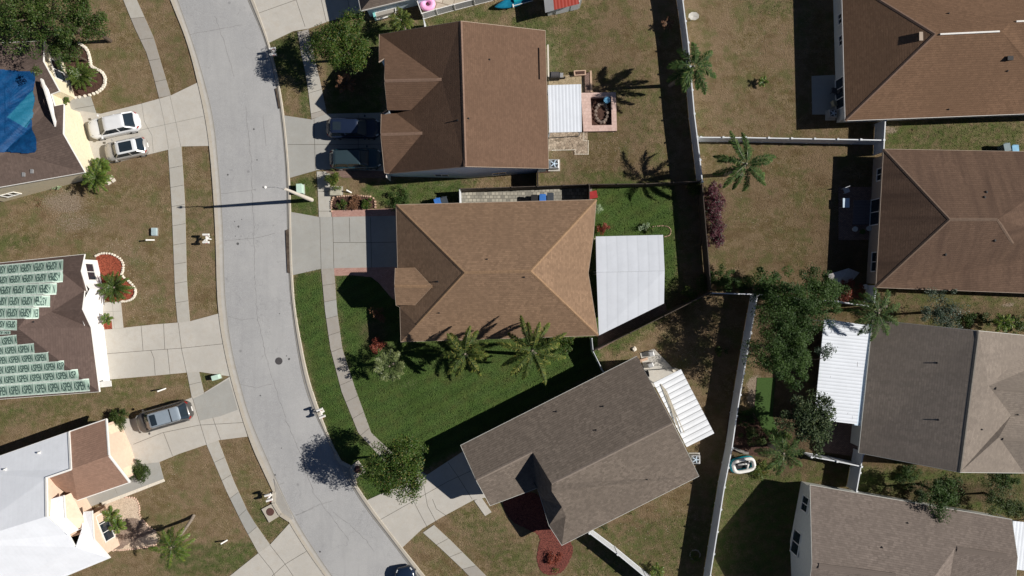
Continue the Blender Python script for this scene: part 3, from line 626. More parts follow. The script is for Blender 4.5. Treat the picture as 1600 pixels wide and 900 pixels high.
class House:
    def __init__(s, name, label, V, faces, perim, roof_m, wall_m, trim='white', oh=.38, caps=(), ridge_m=None, pitch=None):
        PITCH = pitch or 1.28
        s.V = {k: P(q[0], q[1], 2.5 + (q[2] - 2.5) * PITCH if q[2] > 2.5 else q[2]) for k, q in V.items()}; c = sum(s.V.values(), Vector()) / len(s.V)
        s.t = thing(name, label, 'house', (c.x, c.y, 0))
        b = MB(); b.uv = []; tv = []; tf = []
        for f in faces:
            pts = [s.V[k] for k in f]; uv, n = roof_uv(pts)
            tri = tessellate_polygon([[Vector((p.x, p.y, 0)) for p in pts]])
            for t in tri:
                A, B, C = [pts[i] for i in t]; t = list(t)
                if (B - A).cross(C - A).z < 0: t = t[::-1]
                b.add([pts[i] for i in t], [(0, 1, 2)]); b.uv += [uv[i] for i in t]
                k = len(tv); tv += [pts[i] for i in t]; tf.append((k, k + 1, k + 2))
        s.bvh = BVHTree.FromPolygons(tv, tf)
        roof = b.build('roof', roof_m, s.t); s.roof = roof
        b = MB()
        for k in range(0, len(tv), 3): b.add([(p.x, p.y, p.z - .14) for p in reversed(tv[k:k + 3])], [(0, 1, 2)])
        pr = [s.V[k] for k in perim]; out = inset(pr, -.03); n = len(pr)
        for i in range(n):
            j = (i + 1) % n; b.add([(out[i].x, out[i].y, pr[i].z - .2), (out[j].x, out[j].y, pr[j].z - .2), (out[j].x, out[j].y, pr[j].z - .005), (out[i].x, out[i].y, pr[i].z - .005), (pr[i].x, pr[i].y, pr[i].z - .004), (pr[j].x, pr[j].y, pr[j].z - .004)], [(0, 1, 2, 3), (3, 2, 5, 4)])
        b.build('fascia', M[trim], s.t)
        if caps:
            for a, c_ in caps:
                a, c_ = s.V[a], s.V[c_]; L = (c_ - a).length; m = max(1, int(L / .6)); dd = Vector((c_.x - a.x, c_.y - a.y, 0)).normalized(); nn_ = Vector((-dd.y, dd.x, 0)); vs_ = []
                for i in range(m + 1):
                    p = a.lerp(c_, i / m)
                    for o_ in (-.13, 0, .13):
                        q = p + nn_ * o_; h = s.bvh.ray_cast(Vector((q.x, q.y, 30)), Vector((0, 0, -1))); z = h[0].z if h[0] else p.z - .05
                        vs_.append((q.x, q.y, (p.z if o_ == 0 else min(z, p.z)) + (.02 if o_ == 0 else .012)))
                b = MB(); b.add(vs_, [(3 * i + j, 3 * i + 3 + j, 3 * i + 4 + j, 3 * i + 1 + j) for i in range(m) for j in (0, 1)]); b.build('ridge_cap', ridge_m or M['cap'], s.t)
        ins = inset(pr, oh); s.seg = []
        zt = []
        for p, q in zip(ins, pr):
            h = s.bvh.ray_cast(Vector((p.x, p.y, 30)), Vector((0, 0, -1))); zt.append(min(h[0].z if h[0] else q.z, q.z + .3) - .16)
        b = MB()
        for i in range(n):
            j = (i + 1) % n; b.add([(ins[i].x, ins[i].y, -.1), (ins[j].x, ins[j].y, -.1), (ins[j].x, ins[j].y, zt[j]), (ins[i].x, ins[i].y, zt[i])], [(0, 1, 2, 3)])
            s.seg.append((ins[i], ins[j], zt[i], zt[j]))
        s.wall = b.build('wall', wall_m, s.t); HOUSE_FOOT.append([(p.x, p.y) for p in ins])
        s.cen = Vector((sum(p.x for p in ins) / n, sum(p.y for p in ins) / n)); s.ins = ins
    def near(s, px, py, z):
        p = P(px, py, z); best = None
        for a, c, za, zc in s.seg:
            d = c - a; L = d.length
            if L < .3: continue
            t = max(0, min(1, (Vector((p.x, p.y)) - a).dot(d) / L / L)); q = a + d * t; e = (q - Vector((p.x, p.y))).length
            if best is None or e < best[0]: best = (e, q, d / L)
        e, q, d = best; nrm = Vector((d.y, -d.x)); tst = q + nrm * .05
        X = np.array([tst.x]); Y = np.array([tst.y])
        if inpoly(X, Y, [(k.x, k.y) for k in s.ins])[0]: nrm = -nrm
        return q, d, nrm
    def window(s, px, py, wd, z0, z1, kind='window', label=None, mull=1, frame='white', pane='glass'):
        q, d, n = s.near(px, py, (z0 + z1) / 2); ang = math.atan2(d.y, d.x); b = MB(); zc = (z0 + z1) / 2; h = z1 - z0
        def bx(bb, off, z, w_, h_, t_, o): c = q + d * off + n * o; bb.box((c.x, c.y, z), (w_, t_, h_), ang)
        bx(b, 0, z0, wd + .12, .08, .1, .03); bx(b, 0, z1, wd + .12, .08, .08, .03)
        for e in (-1, 1): bx(b, e * wd / 2, zc, .08, h, .08, .03)
        for k in range(1, mull + 1): bx(b, -wd / 2 + wd * k / (mull + 1), zc, .06, h - .08, .07, .03)
        o = b.build(kind, M[frame], s.t)
        if label: o['label'] = label
        g = MB(); bx(g, 0, zc, wd - .04, h - .05, .03, .01); g.build('pane', M[pane], o)
    def panel(s, px, py, wd, z0, z1, name, mat, rows=4):     # garage door
        q, d, n = s.near(px, py, (z0 + z1) / 2); ang = math.atan2(d.y, d.x); b = MB(); h = (z1 - z0) / rows
        for i in range(rows):
            c = q + n * .02; b.box((c.x, c.y, z0 + h * (i + .5)), (wd, .06, h - .03), ang)
        b.build(name, mat, s.t)
    def on(s, px, py, off=0.0):
        o = Vector((0, 0, H)); d = (P(px, py) - o).normalized(); h = s.bvh.ray_cast(o, d)
        if h[0] is None: p = P(px, py, 3.5); return p, Vector((0, 0, 1))
        n = h[1] if h[1].z > 0 else -h[1]; return h[0] + n * off, n
    def vent(s, px, py, r=.045, h=.13, mat='dark', name='vent_pipe'):
        p, n = s.on(px, py); b = MB(); b.tube([p - Vector((0, 0, .05)), p + Vector((0, 0, h))], r, 10); b.tube([p + n * .004, p + n * .03], [r * 1.9, r * 1.4], 10); b.build(name, M[mat], s.t)
    def box_vent(s, px, py, w_=.4, l_=.4, h=.18, mat='steel', rz=0):
        p, n = s.on(px, py); b = MB(); b.box((p.x, p.y, p.z + h / 2), (w_, l_, h), rz); b.box((p.x, p.y, p.z + h + .02), (w_ * 1.2, l_ * 1.2, .04), rz); b.build('roof_vent', M[mat], s.t)
    def ridge_vent(s, a, c, wd=.3, mat='white', z=.05):
        p, _ = s.on(*a); q, _ = s.on(*c); p.z = q.z = max(p.z, q.z) + .03; b = MB(); b.beam(p + Vector((0, 0, z)), q + Vector((0, 0, z)), wd, .07)
        b.beam(p + Vector((0, 0, z + .04)), q + Vector((0, 0, z + .04)), wd * .4, .05); b.build('ridge_vent', M[mat] if isinstance(mat, str) else mat, s.t)
M['cap'] = m_plain('ridge_cap_tan', (.27, .17, .10), .95, 0, .2, 5)
for k_, c_ in (('cap_D', (.20, .13, .095)), ('cap_F', (.22, .18, .15)), ('cap_H', (.16, .11, .08)), ('cap_I', (.16, .145, .125))): M[k_] = m_plain(k_, c_, .95, 0, .15, 5)
m_cap = lambda nm, c: m_shingle(nm, c, .15, .05, .3)
# main house
E = House('house', 'tan hip roofed house in the middle with grey patio roof behind', dict(
    tl=(619, 320, 2.5), tr=(931.7, 312, 2.5), br=(934.6, 524, 2.5), bl=(626.5, 534, 2.5), r1=(726, 426, 5.2), r2=(829, 423.5, 5.2),
    l2=(621.5, 419, 2.5), g1=(617.7, 419, 3.3), gt=(648, 418, 3.34), gp=(675.5, 447.5, 4.06), gb=(648, 477, 3.34), g3=(619, 477, 3.3), ga=(616.5, 447, 4.04),
    b1=(625, 480, 2.62), b2=(651, 507.5, 3.25), n1=(927, 369, 2.5), n2=(919, 427, 2.7)),
    [('tl', 'r1', 'b2', 'b1', 'l2'), ('tl', 'tr', 'r2', 'r1'), ('tr', 'n1', 'n2', 'br', 'r2'), ('r1', 'r2', 'br', 'bl', 'b1', 'b2'), ('g1', 'ga', 'gp', 'gt'), ('ga', 'g3', 'gb', 'gp')],
    ['tl', 'l2', 'g1', 'ga', 'g3', 'b1', 'bl', 'br', 'n2', 'n1', 'tr'], M['sh_main'], M['cream'], 'tan', caps=[('tl', 'r1'), ('r1', 'r2'), ('r2', 'tr'), ('r2', 'br'), ('r1', 'b2'), ('ga', 'gp')], pitch=1.38)
for q in [(684, 440), (761, 405), (819, 433), (686, 489)]: E.vent(*q)
E.panel(622, 375, 4.6, .05, 2.2, 'garage_door', M['white'])
E.window(622, 500, 1.4, .9, 2.1)
# brown house above
D = House('house', 'brown gabled house with two small front gables, dark cars parked before it', dict(
    p0=(593, 54, 2.5), p1=(592, 96, 3.8), p2=(601, 91, 3.7), p3=(601, 126, 4.75), p4=(605, 172, 3.55), p4b=(642, 172, 3.55), pk=(690, 124, 4.75),
    q1=(619, 177, 3.0), q0=(596, 178, 3.0), q2=(595, 210, 4.0), qk=(660, 208, 4.0), p7=(601, 270, 2.5), p8=(608, 271, 2.5), rb=(727, 260, 5.6), br=(857, 263, 2.5), tr=(852, 48, 2.5), rt=(720, 33, 5.6)),
    [('p0', 'rt', 'rb', 'p8', 'qk', 'q1', 'p4b', 'pk'), ('rt', 'tr', 'br', 'rb'), ('p0', 'pk', 'p3', 'p2', 'p1'), ('p3', 'pk', 'p4b', 'p4'), ('q0', 'q2', 'qk', 'q1'), ('q2', 'p7', 'p8', 'qk')],
    ['p0', 'p1', 'p2', 'p3', 'p4', 'q0', 'q2', 'p7', 'p8', 'rb', 'br', 'tr', 'rt'], M['sh_D'], M['blueg'], 'tan', caps=[('rt', 'rb'), ('p3', 'pk'), ('q2', 'qk')], ridge_m=M['cap_D'], pitch=1.42, oh=.12)
for q in [(765, 93), (732, 185), (715, 188)]: D.vent(*q)
D.window(690, 274, 1.2, 1.0, 2.1); D.window(780, 272, 1.2, 1.0, 2.1)
D.panel(612, 240, 4.6, .05, 2.2, 'garage_door', M['white'])
b = MB(); p, _ = D.on(855, 70, .03); q, _ = D.on(856, 120, .03); b.beam(p + Vector((.06, 0, 0)), q + Vector((.06, 0, 0)), .12, .1); b.build('gutter', M['edging'], D.t)
# mauve roof house with tarp (upper left)
A = House('house', 'cream house with mauve shingles partly under a blue tarp, upper left', dict(
    e0=(-70, 70, 4.5), e1=(68, 64, 2.5), a1=(67, 95.5, 3.5), e2=(92, 142, 2.5), n1=(79, 147, 2.72), n2=(85, 166, 2.72), e3=(99, 163, 2.5), a2=(98, 209, 3.9), e4=(132, 269, 2.5), e5=(-70, 304.5, 5.5),
    g1=(12, 112, 3.5), g2=(10, 236, 3.9)),
    [('e0', 'e1', 'g1', 'n1', 'n2', 'g2', 'e4', 'e5'), ('e1', 'a1', 'g1'), ('a1', 'e2', 'n1', 'g1'), ('n2', 'e3', 'a2', 'g2'), ('a2', 'e4', 'g2')],
    ['e0', 'e1', 'a1', 'e2', 'n1', 'n2', 'e3', 'a2', 'e4', 'e5'], M['sh_A'], M['cream'], 'white', pitch=1.0, oh=.08)
for q in [(38, 273), (51, 268)]: A.box_vent(*q, w_=.2, l_=.3, h=.1)
A.panel(133, 218, 4.9, .05, 2.25, 'garage_door', M['cream'])
A.window(99, 108, 1.8, .7, 2.2); A.window(16, 303, 1.2, 1.1, 2.1)
A_s = (P(65.5, 124, 3.5), P(74.5, 152, 3.9), P(88, 198, 3.4))
b = MB(); b.beam(A_s[0], A_s[1], .12, .3); b.beam(A_s[1], A_s[2], .12, .3)
b.add([A_s[0], P(76, 140, 3.3), P(82.5, 160, 3.3), A_s[2]], [(0, 1, 2, 3)]); b.build('porch_gable', M['white'], A.t)
# dusty roof house with underlayment (left)
B = House('house', 'white fronted house with old shingles half replaced by pale printed underlayment, left edge', dict(
    e0=(-70, 418, 2.5), e1=(131.5, 397.5, 2.5), a1=(126, 423.5, 3.3), e2=(136, 457, 2.5), e2b=(132, 454, 2.7), a2=(128, 483, 3.5), e3=(141.6, 512, 2.6), e4=(154.6, 612, 2.5), e5=(-70, 629, 2.5),
    g1=(96, 425, 3.3), g2=(80, 487, 3.6), v=(108, 512, 3.5), r0=(28, 513, 5.2), rl=(-70, 515, 5.2)),
    [('e0', 'e1', 'g1', 'r0', 'rl'), ('e1', 'a1', 'g1'), ('a1', 'e2', 'e2b', 'g2', 'g1'), ('g1', 'g2', 'r0'), ('e2b', 'a2', 'g2'), ('a2', 'e3', 'v', 'g2'), ('g2', 'v', 'r0'), ('v', 'e3', 'e4', 'r0'), ('e4', 'e5', 'rl', 'r0')],
    ['e0', 'e1', 'a1', 'e2', 'e2b', 'a2', 'e3', 'e4', 'e5'], M['sh_B'], M['whitewall'], 'white')
B.vent(52, 503); B.window(146, 424, 1.5, .9, 2.1); B.panel(164, 552, 4.7, .05, 2.2, 'garage_door', M['white'])
b = MB(); b.box(P(165, 600, 2.1), (1.0, .5, .1), 0.1); b.build('corner_trim', M['white'], B.t)
# underlayment strips with lettering
def letter_mesh(ch):
    cu = bpy.data.curves.new('t', 'FONT'); cu.body = ch; cu.size = 1; cu.offset = .008; cu.resolution_u = 2
    o = bpy.data.objects.new('t', cu); COL.objects.link(o); bpy.context.view_layer.update()
    m = bpy.data.meshes.new_from_object(o); v = np.array([q.co[:2] for q in m.vertices]); f = [list(q.vertices) for q in m.polygons]
    COL.objects.unlink(o); bpy.data.objects.remove(o); bpy.data.curves.remove(cu); bpy.data.meshes.remove(m)
    v = v - v.min(0); v = v / v.max(0); return v, f
LET = {c: letter_mesh(c) for c in 'ASPEN'}
m_under = m_plain('underlayment_pale_green', (.34, .46, .385), .6, 0, .12, 1.2); m_edge = m_plain('underlayment_white_edge', (.56, .64, .57), .6, 0, .1, 2); m_ink = m_plain('underlayment_ink', (.045, .085, .075), .6)
k = 3.4615
rows = [((0, 155, 345, 125), (0, 212, 343, 187), 1), ((0, 212, 343, 187), (0, 265, 340, 245), 1), ((0, 265, 305, 250), (0, 322, 305, 312), 1), ((0, 322, 268, 316), (0, 382, 268, 380), 1), ((0, 382, 208, 382), (0, 446, 208, 443), 1),
        ((0, 450, 95, 452), (0, 500, 95, 503), 1), ((0, 503, 60, 506), (0, 526, 60, 524), 1), ((0, 536, 92, 526), (0, 592, 96, 580), 0), ((0, 590, 186, 572), (0, 640, 190, 628), 0), ((0, 640, 262, 621), (0, 692, 268, 672), 0),
        ((0, 692, 345, 668), (0, 746, 350, 722), 0), ((0, 746, 420, 715), (0, 800, 428, 768), 0), ((0, 800, 480, 766), (0, 866, 490, 832), 0)]
for ri_, (tp, bt, flip) in enumerate(rows):
    T0, T1 = np.array([tp[0] / k, 370 + tp[1] / k]), np.array([tp[2] / k, 370 + tp[3] / k]); B0, B1 = np.array([bt[0] / k, 370 + bt[1] / k]), np.array([bt[2] / k, 370 + bt[3] / k])
    dT = (T1 - T0) / (T1[0] - T0[0]); T0 = T0 - dT * 40; dB = (B1 - B0) / (B1[0] - B0[0]); B0 = B0 - dB * 40; W = T1[0] - T0[0]
    bm_ = MB(); lift = .075 + .006 * (ri_ % 2)
    n_ = max(2, int(W / 2.2))
    def at(u, v, off):
        q = (T0 * (1 - u) + T1 * u) * (1 - v) + (B0 * (1 - u) + B1 * u) * v
        if off > .03: q = q
        return B.on(q[0], q[1], off)[0]
    for va, vb, mi in ((0, .09, 1), (.09, .36, 0), (.36, .64, 0), (.64, .91, 0), (.91, 1, 1)):
        vs_ = []; wv_ = [rnd.uniform(-.006, .012) for _ in range(n_ + 1)]
        for i in range(n_ + 1):
            for v in (va, vb): vs_.append(at(i / n_, v, lift + wv_[i]))
        bm_.add(vs_, [(2 * i, 2 * i + 1, 2 * i + 3, 2 * i + 2) for i in range(n_)], mi)
    per = 20.2; x = rnd.uniform(0, 20) - 20
    hpx = (B0[1] - T0[1])
    while x < W:
        word = 'ASPEN'; xs = [x + .8 + j * 3.45 for j in range(5)]
        for j, ch in enumerate(word):
            xx = x + (1.2 + (4 - j) * 3.5 if flip else 1.2 + j * 3.5)
            if xx < 1 or xx + 3.1 > W: continue
            lv, lf = LET[ch]; vs_ = []
            for a, c_ in lv:
                if flip: uu = xx + 3.1 * (1 - a); vv_ = .16 + .68 * c_
                else: uu = xx + 3.1 * a; vv_ = .84 - .68 * c_
                uu += (vv_ - .5) * -.9 if flip else (vv_ - .5) * .9
                vs_.append(at(uu / W, vv_, lift + .03))
            bm_.add(vs_, lf, 2)
        sl = 1.1 if flip else -1.1; p0, p1 = at((x + .2 + sl) / W, .04, lift + .026), at((x + .2 - sl) / W, .96, lift + .026)
        if 1 < x < W - 2: bm_.beam(p0, p1, .05, .004, 1)
        x += per
    o = bm_.build('underlayment_strip', [m_under, m_edge, m_ink], B.t)
# white metal roofed house bottom left
Cc = House('house', 'peach house with white metal roof and red brown garage roof, lower left corner', dict(
    e0=(-70, 737, 2.5), w1=(108, 674.5, 2.5), g0=(109, 674.2, 2.5), g1=(165.5, 655, 2.5), ga=(169.6, 712, 3.85), g2=(202, 754, 2.5), g3=(121, 782, 2.5), w2=(111, 733.5, 3.9), gr=(112, 733, 3.85), w3=(72, 747, 4.0), gl=(73, 749, 3.2), w4=(73, 807, 5.2), rl=(-70, 851, 5.2),
    m1=(107, 835, 4.3), m2=(118, 855, 3.9), m3=(146, 844, 3.5), f2=(171, 872, 2.5), f3=(103, 900, 2.5), e9=(-70, 962, 2.5), f1=(143, 799, 2.6), f0=(131, 800, 2.6), m25=(128, 826, 3.3)),
    [('e0', 'w1', 'w2', 'w3', 'w4', 'rl'), ('rl', 'w4', 'm1', 'm2', 'm3', 'f2', 'f3', 'e9'), ('f0', 'f1', 'm3', 'm2', 'm25')],
    ['e0', 'w1', 'w2', 'w3', 'w4', 'm1', 'm25', 'f0', 'f1', 'm3', 'f2', 'f3', 'e9'], M['wht_metal'], M['peach'], 'white')
b = MB(); b.uv = []
for f in [(Cc.V['g0'], Cc.V['g1'], Cc.V['ga'], Cc.V['gr']), (Cc.V['gr'], Cc.V['ga'], Cc.V['g2'], Cc.V['g3'], Cc.V['gl'])]:
    uv, n = roof_uv(f); pts = [p + Vector((0, 0, -.02)) for p in f]
    if roof_uv(f)[1].z and (pts[1] - pts[0]).cross(pts[2] - pts[1]).z < 0: pts = pts[::-1]; uv = uv[::-1]
    b.add(pts, [list(range(len(pts)))]); b.uv += uv
b.build('garage_roof', M['sh_C'], Cc.t)
b = MB(); gp = [Cc.V[k_] for k_ in ('g0', 'g1', 'ga', 'g2', 'g3')]; gi = inset(gp, .38)
for i in range(1, 4):
    j = i + 1; b.add([(gi[i].x, gi[i].y, -.1), (gi[j].x, gi[j].y, -.1), (gi[j].x, gi[j].y, gp[j].z - .15), (gi[i].x, gi[i].y, gp[i].z - .15)], [(0, 1, 2, 3)])
b.add([(gi[0].x, gi[0].y, -.1), (gi[1].x, gi[1].y, -.1), (gi[1].x, gi[1].y, gp[1].z - .15), (gi[0].x, gi[0].y, gp[0].z - .15)], [(0, 1, 2, 3)])
HOUSE_FOOT.append([(p.x, p.y) for p in gi]); b.build('garage_wall', M['peach'], Cc.t)
b = MB()
for a, c_ in (('g1', 'ga'), ('ga', 'g2'), ('g2', 'g3'), ('g0', 'g1')): b.beam(Cc.V[a] - Vector((0, 0, .1)), Cc.V[c_] - Vector((0, 0, .1)), .09, .2)
for a, c_ in (('w1', 'w2'), ('w2', 'w3'), ('w3', 'w4')): b.beam(Cc.V[a] + Vector((0, 0, .02)), Cc.V[c_] + Vector((0, 0, .02)), .16, .12)
b.build('garage_trim', M['white'], Cc.t)
q = gi[1].lerp(gi[3], .5) if False else (gi[1] + gi[3]) / 2
b = MB(); dr = (gi[3] - gi[1]); ang = math.atan2(dr.y, dr.x); nn = Vector((-dr.y, dr.x)).normalized()
if nn.x < 0: nn = -nn
base_c = (gi[1] + gi[3]) / 2
for i in range(4): c_ = base_c + nn * .03; b.box((c_.x, c_.y, .3 + .52 * i), (4.7, .06, .5), ang)
b.build('garage_door', M['cream'], Cc.t)
b = MB(); c_ = base_c + nn * .05; b.tube([(c_.x, c_.y, 3.0), (c_.x + nn.x * .06, c_.y + nn.y * .06, 3.0)], .3, 20); b.build('gable_vent', M['white'], Cc.t)
for q in [(62, 707), (9, 733)]: Cc.vent(*q, .07, .25, 'white')
b = MB(); b.uv = []
for pts in [[P(78, 780, 4.2), P(99.5, 774, 3.9), P(102, 809, 4.5), P(79, 812, 5.2)], [P(79, 812, 5.2), P(102, 809, 4.5), P(121.5, 828, 3.9), P(107, 836, 4.95)]]:
    pp = pts if (pts[1] - pts[0]).cross(pts[2] - pts[1]).z > 0 else pts[::-1]; b.add([p + Vector((0, 0, .05)) for p in pp], [(0, 1, 2, 3)]); b.uv += [(0, 0)] * 4
b.build('entry_roof', M['wht_metal'], Cc.t)
b = MB(); b.beam(P(99.8, 774, 3.95), P(102.3, 809, 4.58), .09, .14); b.beam(P(102.3, 809, 4.58), P(121.5, 828, 3.98), .09, .14); b.build('entry_trim', M['white'], Cc.t)
b = MB()
b.add([P(100, 775, 3.6), P(111, 770, 3.2), P(131, 809, 3.1), P(132, 822, 3.2), P(121, 827, 3.5), P(102, 809, 4.2)], [(0, 1, 2, 5), (2, 3, 4, 5)])
b.add([P(111, 770, 3.2), P(131, 809, 3.1), P(127, 806, 0), P(109, 768, 0)], [(0, 1, 2, 3)])
b.add([P(74, 750, 3.95), P(80, 775, 3.6), P(78, 800, 4.6), P(73, 800, 5.0)], [(0, 1, 2, 3)]); b.build('entry_wall', M['peach'], Cc.t)
b = MB(); b.slab([P(117, 784, .0), P(123, 782), P(128, 792), P(121, 795)], 0, .6); b.build('planter_box', m_plain('brick_red', (.36, .07, .035), .8), Cc.t)
Cc.window(162, 824, 2.4, .5, 1.9, mull=2)
# grey tan house lower middle
F = House('house', 'grey tan roofed house set at an angle with slatted white patio roof', dict(
    tl=(720, 696, 2.6), tr=(995, 557, 2.6), rr=(1051, 661, 5.2), br=(1092, 744, 2.7), bl=(878, 852, 2.7), rl=(862, 756, 5.2), s1=(832, 706, 3.95), ga=(744, 750, 3.95), gb=(766, 790, 2.8), gc=(838, 763, 2.75), d0=(834, 746, 2.95), d1=(848, 739, 4.1), d2=(862, 768, 4.6), d3=(845, 779, 2.95), c1=(858, 821, 2.75), c2=(884, 806, 3.5), c3=(878, 792, 3.9)),
    [('tl', 'tr', 'rr', 'rl', 's1', 'ga'), ('ga', 's1', 'gc', 'gb'), ('s1', 'rl', 'd2', 'd1'), ('d0', 'd1', 'd2', 'd3'), ('rl', 'rr', 'br', 'bl', 'c2', 'c3', 'd3', 'd2'), ('d3', 'c3', 'c2', 'c1'), ('c1', 'c2', 'bl'), ('s1', 'd1', 'd0', 'gc')],
    ['tl', 'ga', 'gb', 'gc', 'd0', 'd3', 'c1', 'bl', 'br', 'rr', 'tr'], M['sh_F'], M['greyw'], 'greyw', caps=[('s1', 'ga'), ('rl', 'rr')], ridge_m=M['cap_F'])
for q in [(869, 643), (942, 635), (931, 672), (1011, 749)]: F.vent(*q)
F.panel(752, 741, 4.6, .05, 2.2, 'garage_door', M['white'])
# right column
G = House('house', 'chestnut roofed house with white ridge vents, upper right corner', dict(
    tl=(1315, -37, 2.5), bl=(1321, 188.5, 2.5), pk=(1461, 53, 5.7), r2=(1566, 49, 5.7), r3=(1577, 36, 5.9), b2=(1648, 176, 2.5), b3=(1672, 175, 2.6), r4=(1710, 30, 5.9), b4=(1710, 173, 2.6), t4=(1710, -58, 2.5)),
    [('tl', 'pk', 'bl'), ('tl', 't4', 'r4', 'r3', 'r2', 'pk'), ('pk', 'r2', 'b2', 'bl'), ('r2', 'r3', 'b3', 'b2'), ('r3', 'r4', 'b4', 'b3')],
    ['tl', 'bl', 'b2', 'b3', 'b4', 't4'], M['sh_G'], M['greyw'], 'white', caps=[('tl', 'pk'), ('bl', 'pk')], ridge_m=M['cap_D'], pitch=1.12)
G.ridge_vent((1468, 54), (1561, 49.5), .13, z=.02); G.ridge_vent((1587, 34), (1640, 32), .13, z=.02)
for q in [(1482, 21), (1482, 171), (1574, 111)]: G.vent(*q)
G.box_vent(1439, 57, .3, .6, .04, 'tan'); G.box_vent(1576, 92, .4, .3, .2, 'dark')
G.window(1309, 28, .9, 1.0, 2.1); G.window(1310, 62, .9, 1.0, 2.1); G.window(1312, 145, 2.7, .1, 2.1, 'sliding_door', mull=2)
Hh = House('house', 'streaky brown hip roofed house with tan back wall, right edge in the middle', dict(
    tl=(1381, 233, 2.5), tr=(1710, 239, 2.5), bl=(1369, 449, 2.5), br=(1710, 462, 2.5), pl=(1484, 343, 5.3), pr=(1559, 343, 5.3), c1=(1663, 238, 2.5), v1=(1583, 381, 4.3), v2=(1710, 384, 2.9)),
    [('tl', 'pl', 'bl'), ('tl', 'c1', 'pr', 'pl'), ('c1', 'tr', 'v2', 'v1', 'pr'), ('bl', 'pl', 'pr', 'v1', 'v2', 'br')],
    ['tl', 'bl', 'br', 'tr'], M['sh_H'], M['tan'], 'tan', caps=[('tl', 'pl'), ('pl', 'bl'), ('pl', 'pr'), ('pr', 'v1')], ridge_m=M['cap_H'], pitch=.96)
for q in [(1541, 300), (1538, 308), (1554, 376), (1477, 398)]: Hh.vent(*q, r=.07)
Hh.window(1374, 272, 1.1, .9, 2.1); Hh.window(1370, 331, 2.3, .1, 2.1, 'sliding_door', mull=1); Hh.window(1368, 409, 1.7, .8, 2.1)
I = House('house', 'grey house with light and dark roof slopes and white corrugated patio roof', dict(
    tl=(1364, 500, 2.5), rt=(1529, 517, 5.6), bl=(1342, 707.5, 2.5), rb=(1500, 738, 5.6), g1=(1545, 603, 5.25), w1=(1630, 527, 3.4), x1=(1710, 614, 5.25), x0=(1710, 533, 2.5), v=(1580, 649, 4.3), xv=(1710, 656, 4.3), g2=(1561, 683, 4.9), x2=(1710, 695, 4.9), w2=(1600, 739, 3.4), xb=(1710, 741, 3.2)),
    [('tl', 'rt', 'rb', 'bl'), ('rt', 'w1', 'g1'), ('g1', 'w1', 'x0', 'x1'), ('g1', 'x1', 'xv', 'v'), ('rt', 'g1', 'v', 'g2', 'w2', 'rb'), ('g2', 'v', 'xv', 'x2'), ('g2', 'x2', 'xb', 'w2')],
    ['tl', 'bl', 'rb', 'w2', 'xb', 'x0', 'w1', 'rt'], M['sh_I'], M['greyw'], 'greyw', caps=[('rt', 'rb')], ridge_m=M['cap_I'], pitch=1.26)
for q in [(1464, 567), (1466, 656), (1534, 671), (1590, 648)]: I.vent(*q)
I.ridge_vent((1556, 606), (1640, 612), .3, M['sh_I'], -.02); I.ridge_vent((1567, 685), (1640, 691), .3, M['sh_I'], -.02)
J = House('house', 'grey pink roofed house with pale gable wall and two windows, lower right corner', dict(
    tl=(1266, 758, 2.5), tr=(1581, 812, 2.5), rr=(1590, 871, 3.80), r2=(1492, 856, 3.84), v=(1455, 908, 5.17), ap=(1269, 882, 5.3), bb=(1470, 990, 3.0), br=(1580, 985, 2.3), bl=(1252, 1005, 2.5)),
    [('tl', 'tr', 'rr', 'r2', 'v', 'ap'), ('r2', 'rr', 'br', 'bb'), ('ap', 'v', 'r2', 'bb', 'bl')],
    ['tl', 'ap', 'bl', 'bb', 'br', 'rr', 'tr'], M['sh_J'], M['greyw'], 'greyw', oh=.3, pitch=1.05)
J.ridge_vent((1279, 884), (1398, 899), .42, M['sh_J'], -.03); J.ridge_vent((1495, 858), (1573, 869), .42, M['sh_J'], -.03)
for q in [(1418, 817), (1378, 855)]: J.vent(*q)
J.window(1255, 787, 1.3, 1.0, 2.2, mull=1); J.window(1244, 848, 2.0, .5, 2.0, 'sliding_door', mull=1)
K = House('house', 'small visible corner of a grey brown roofed house at the top edge, white eaves', dict(
    a=(546, -70, 2.6), b_=(564, 16.5, 2.6), c=(640, -2, 2.6), d=(720, -22, 2.6), e=(700, -110, 2.6), r1=(610, -40, 4.6), r2=(680, -58, 4.6)),
    [('a', 'b_', 'r1'), ('b_', 'c', 'd', 'r2', 'r1'), ('d', 'e', 'r2'), ('e', 'a', 'r1', 'r2')], ['a', 'b_', 'c', 'd', 'e'], M['sh_K'], M['blueg'], 'white')

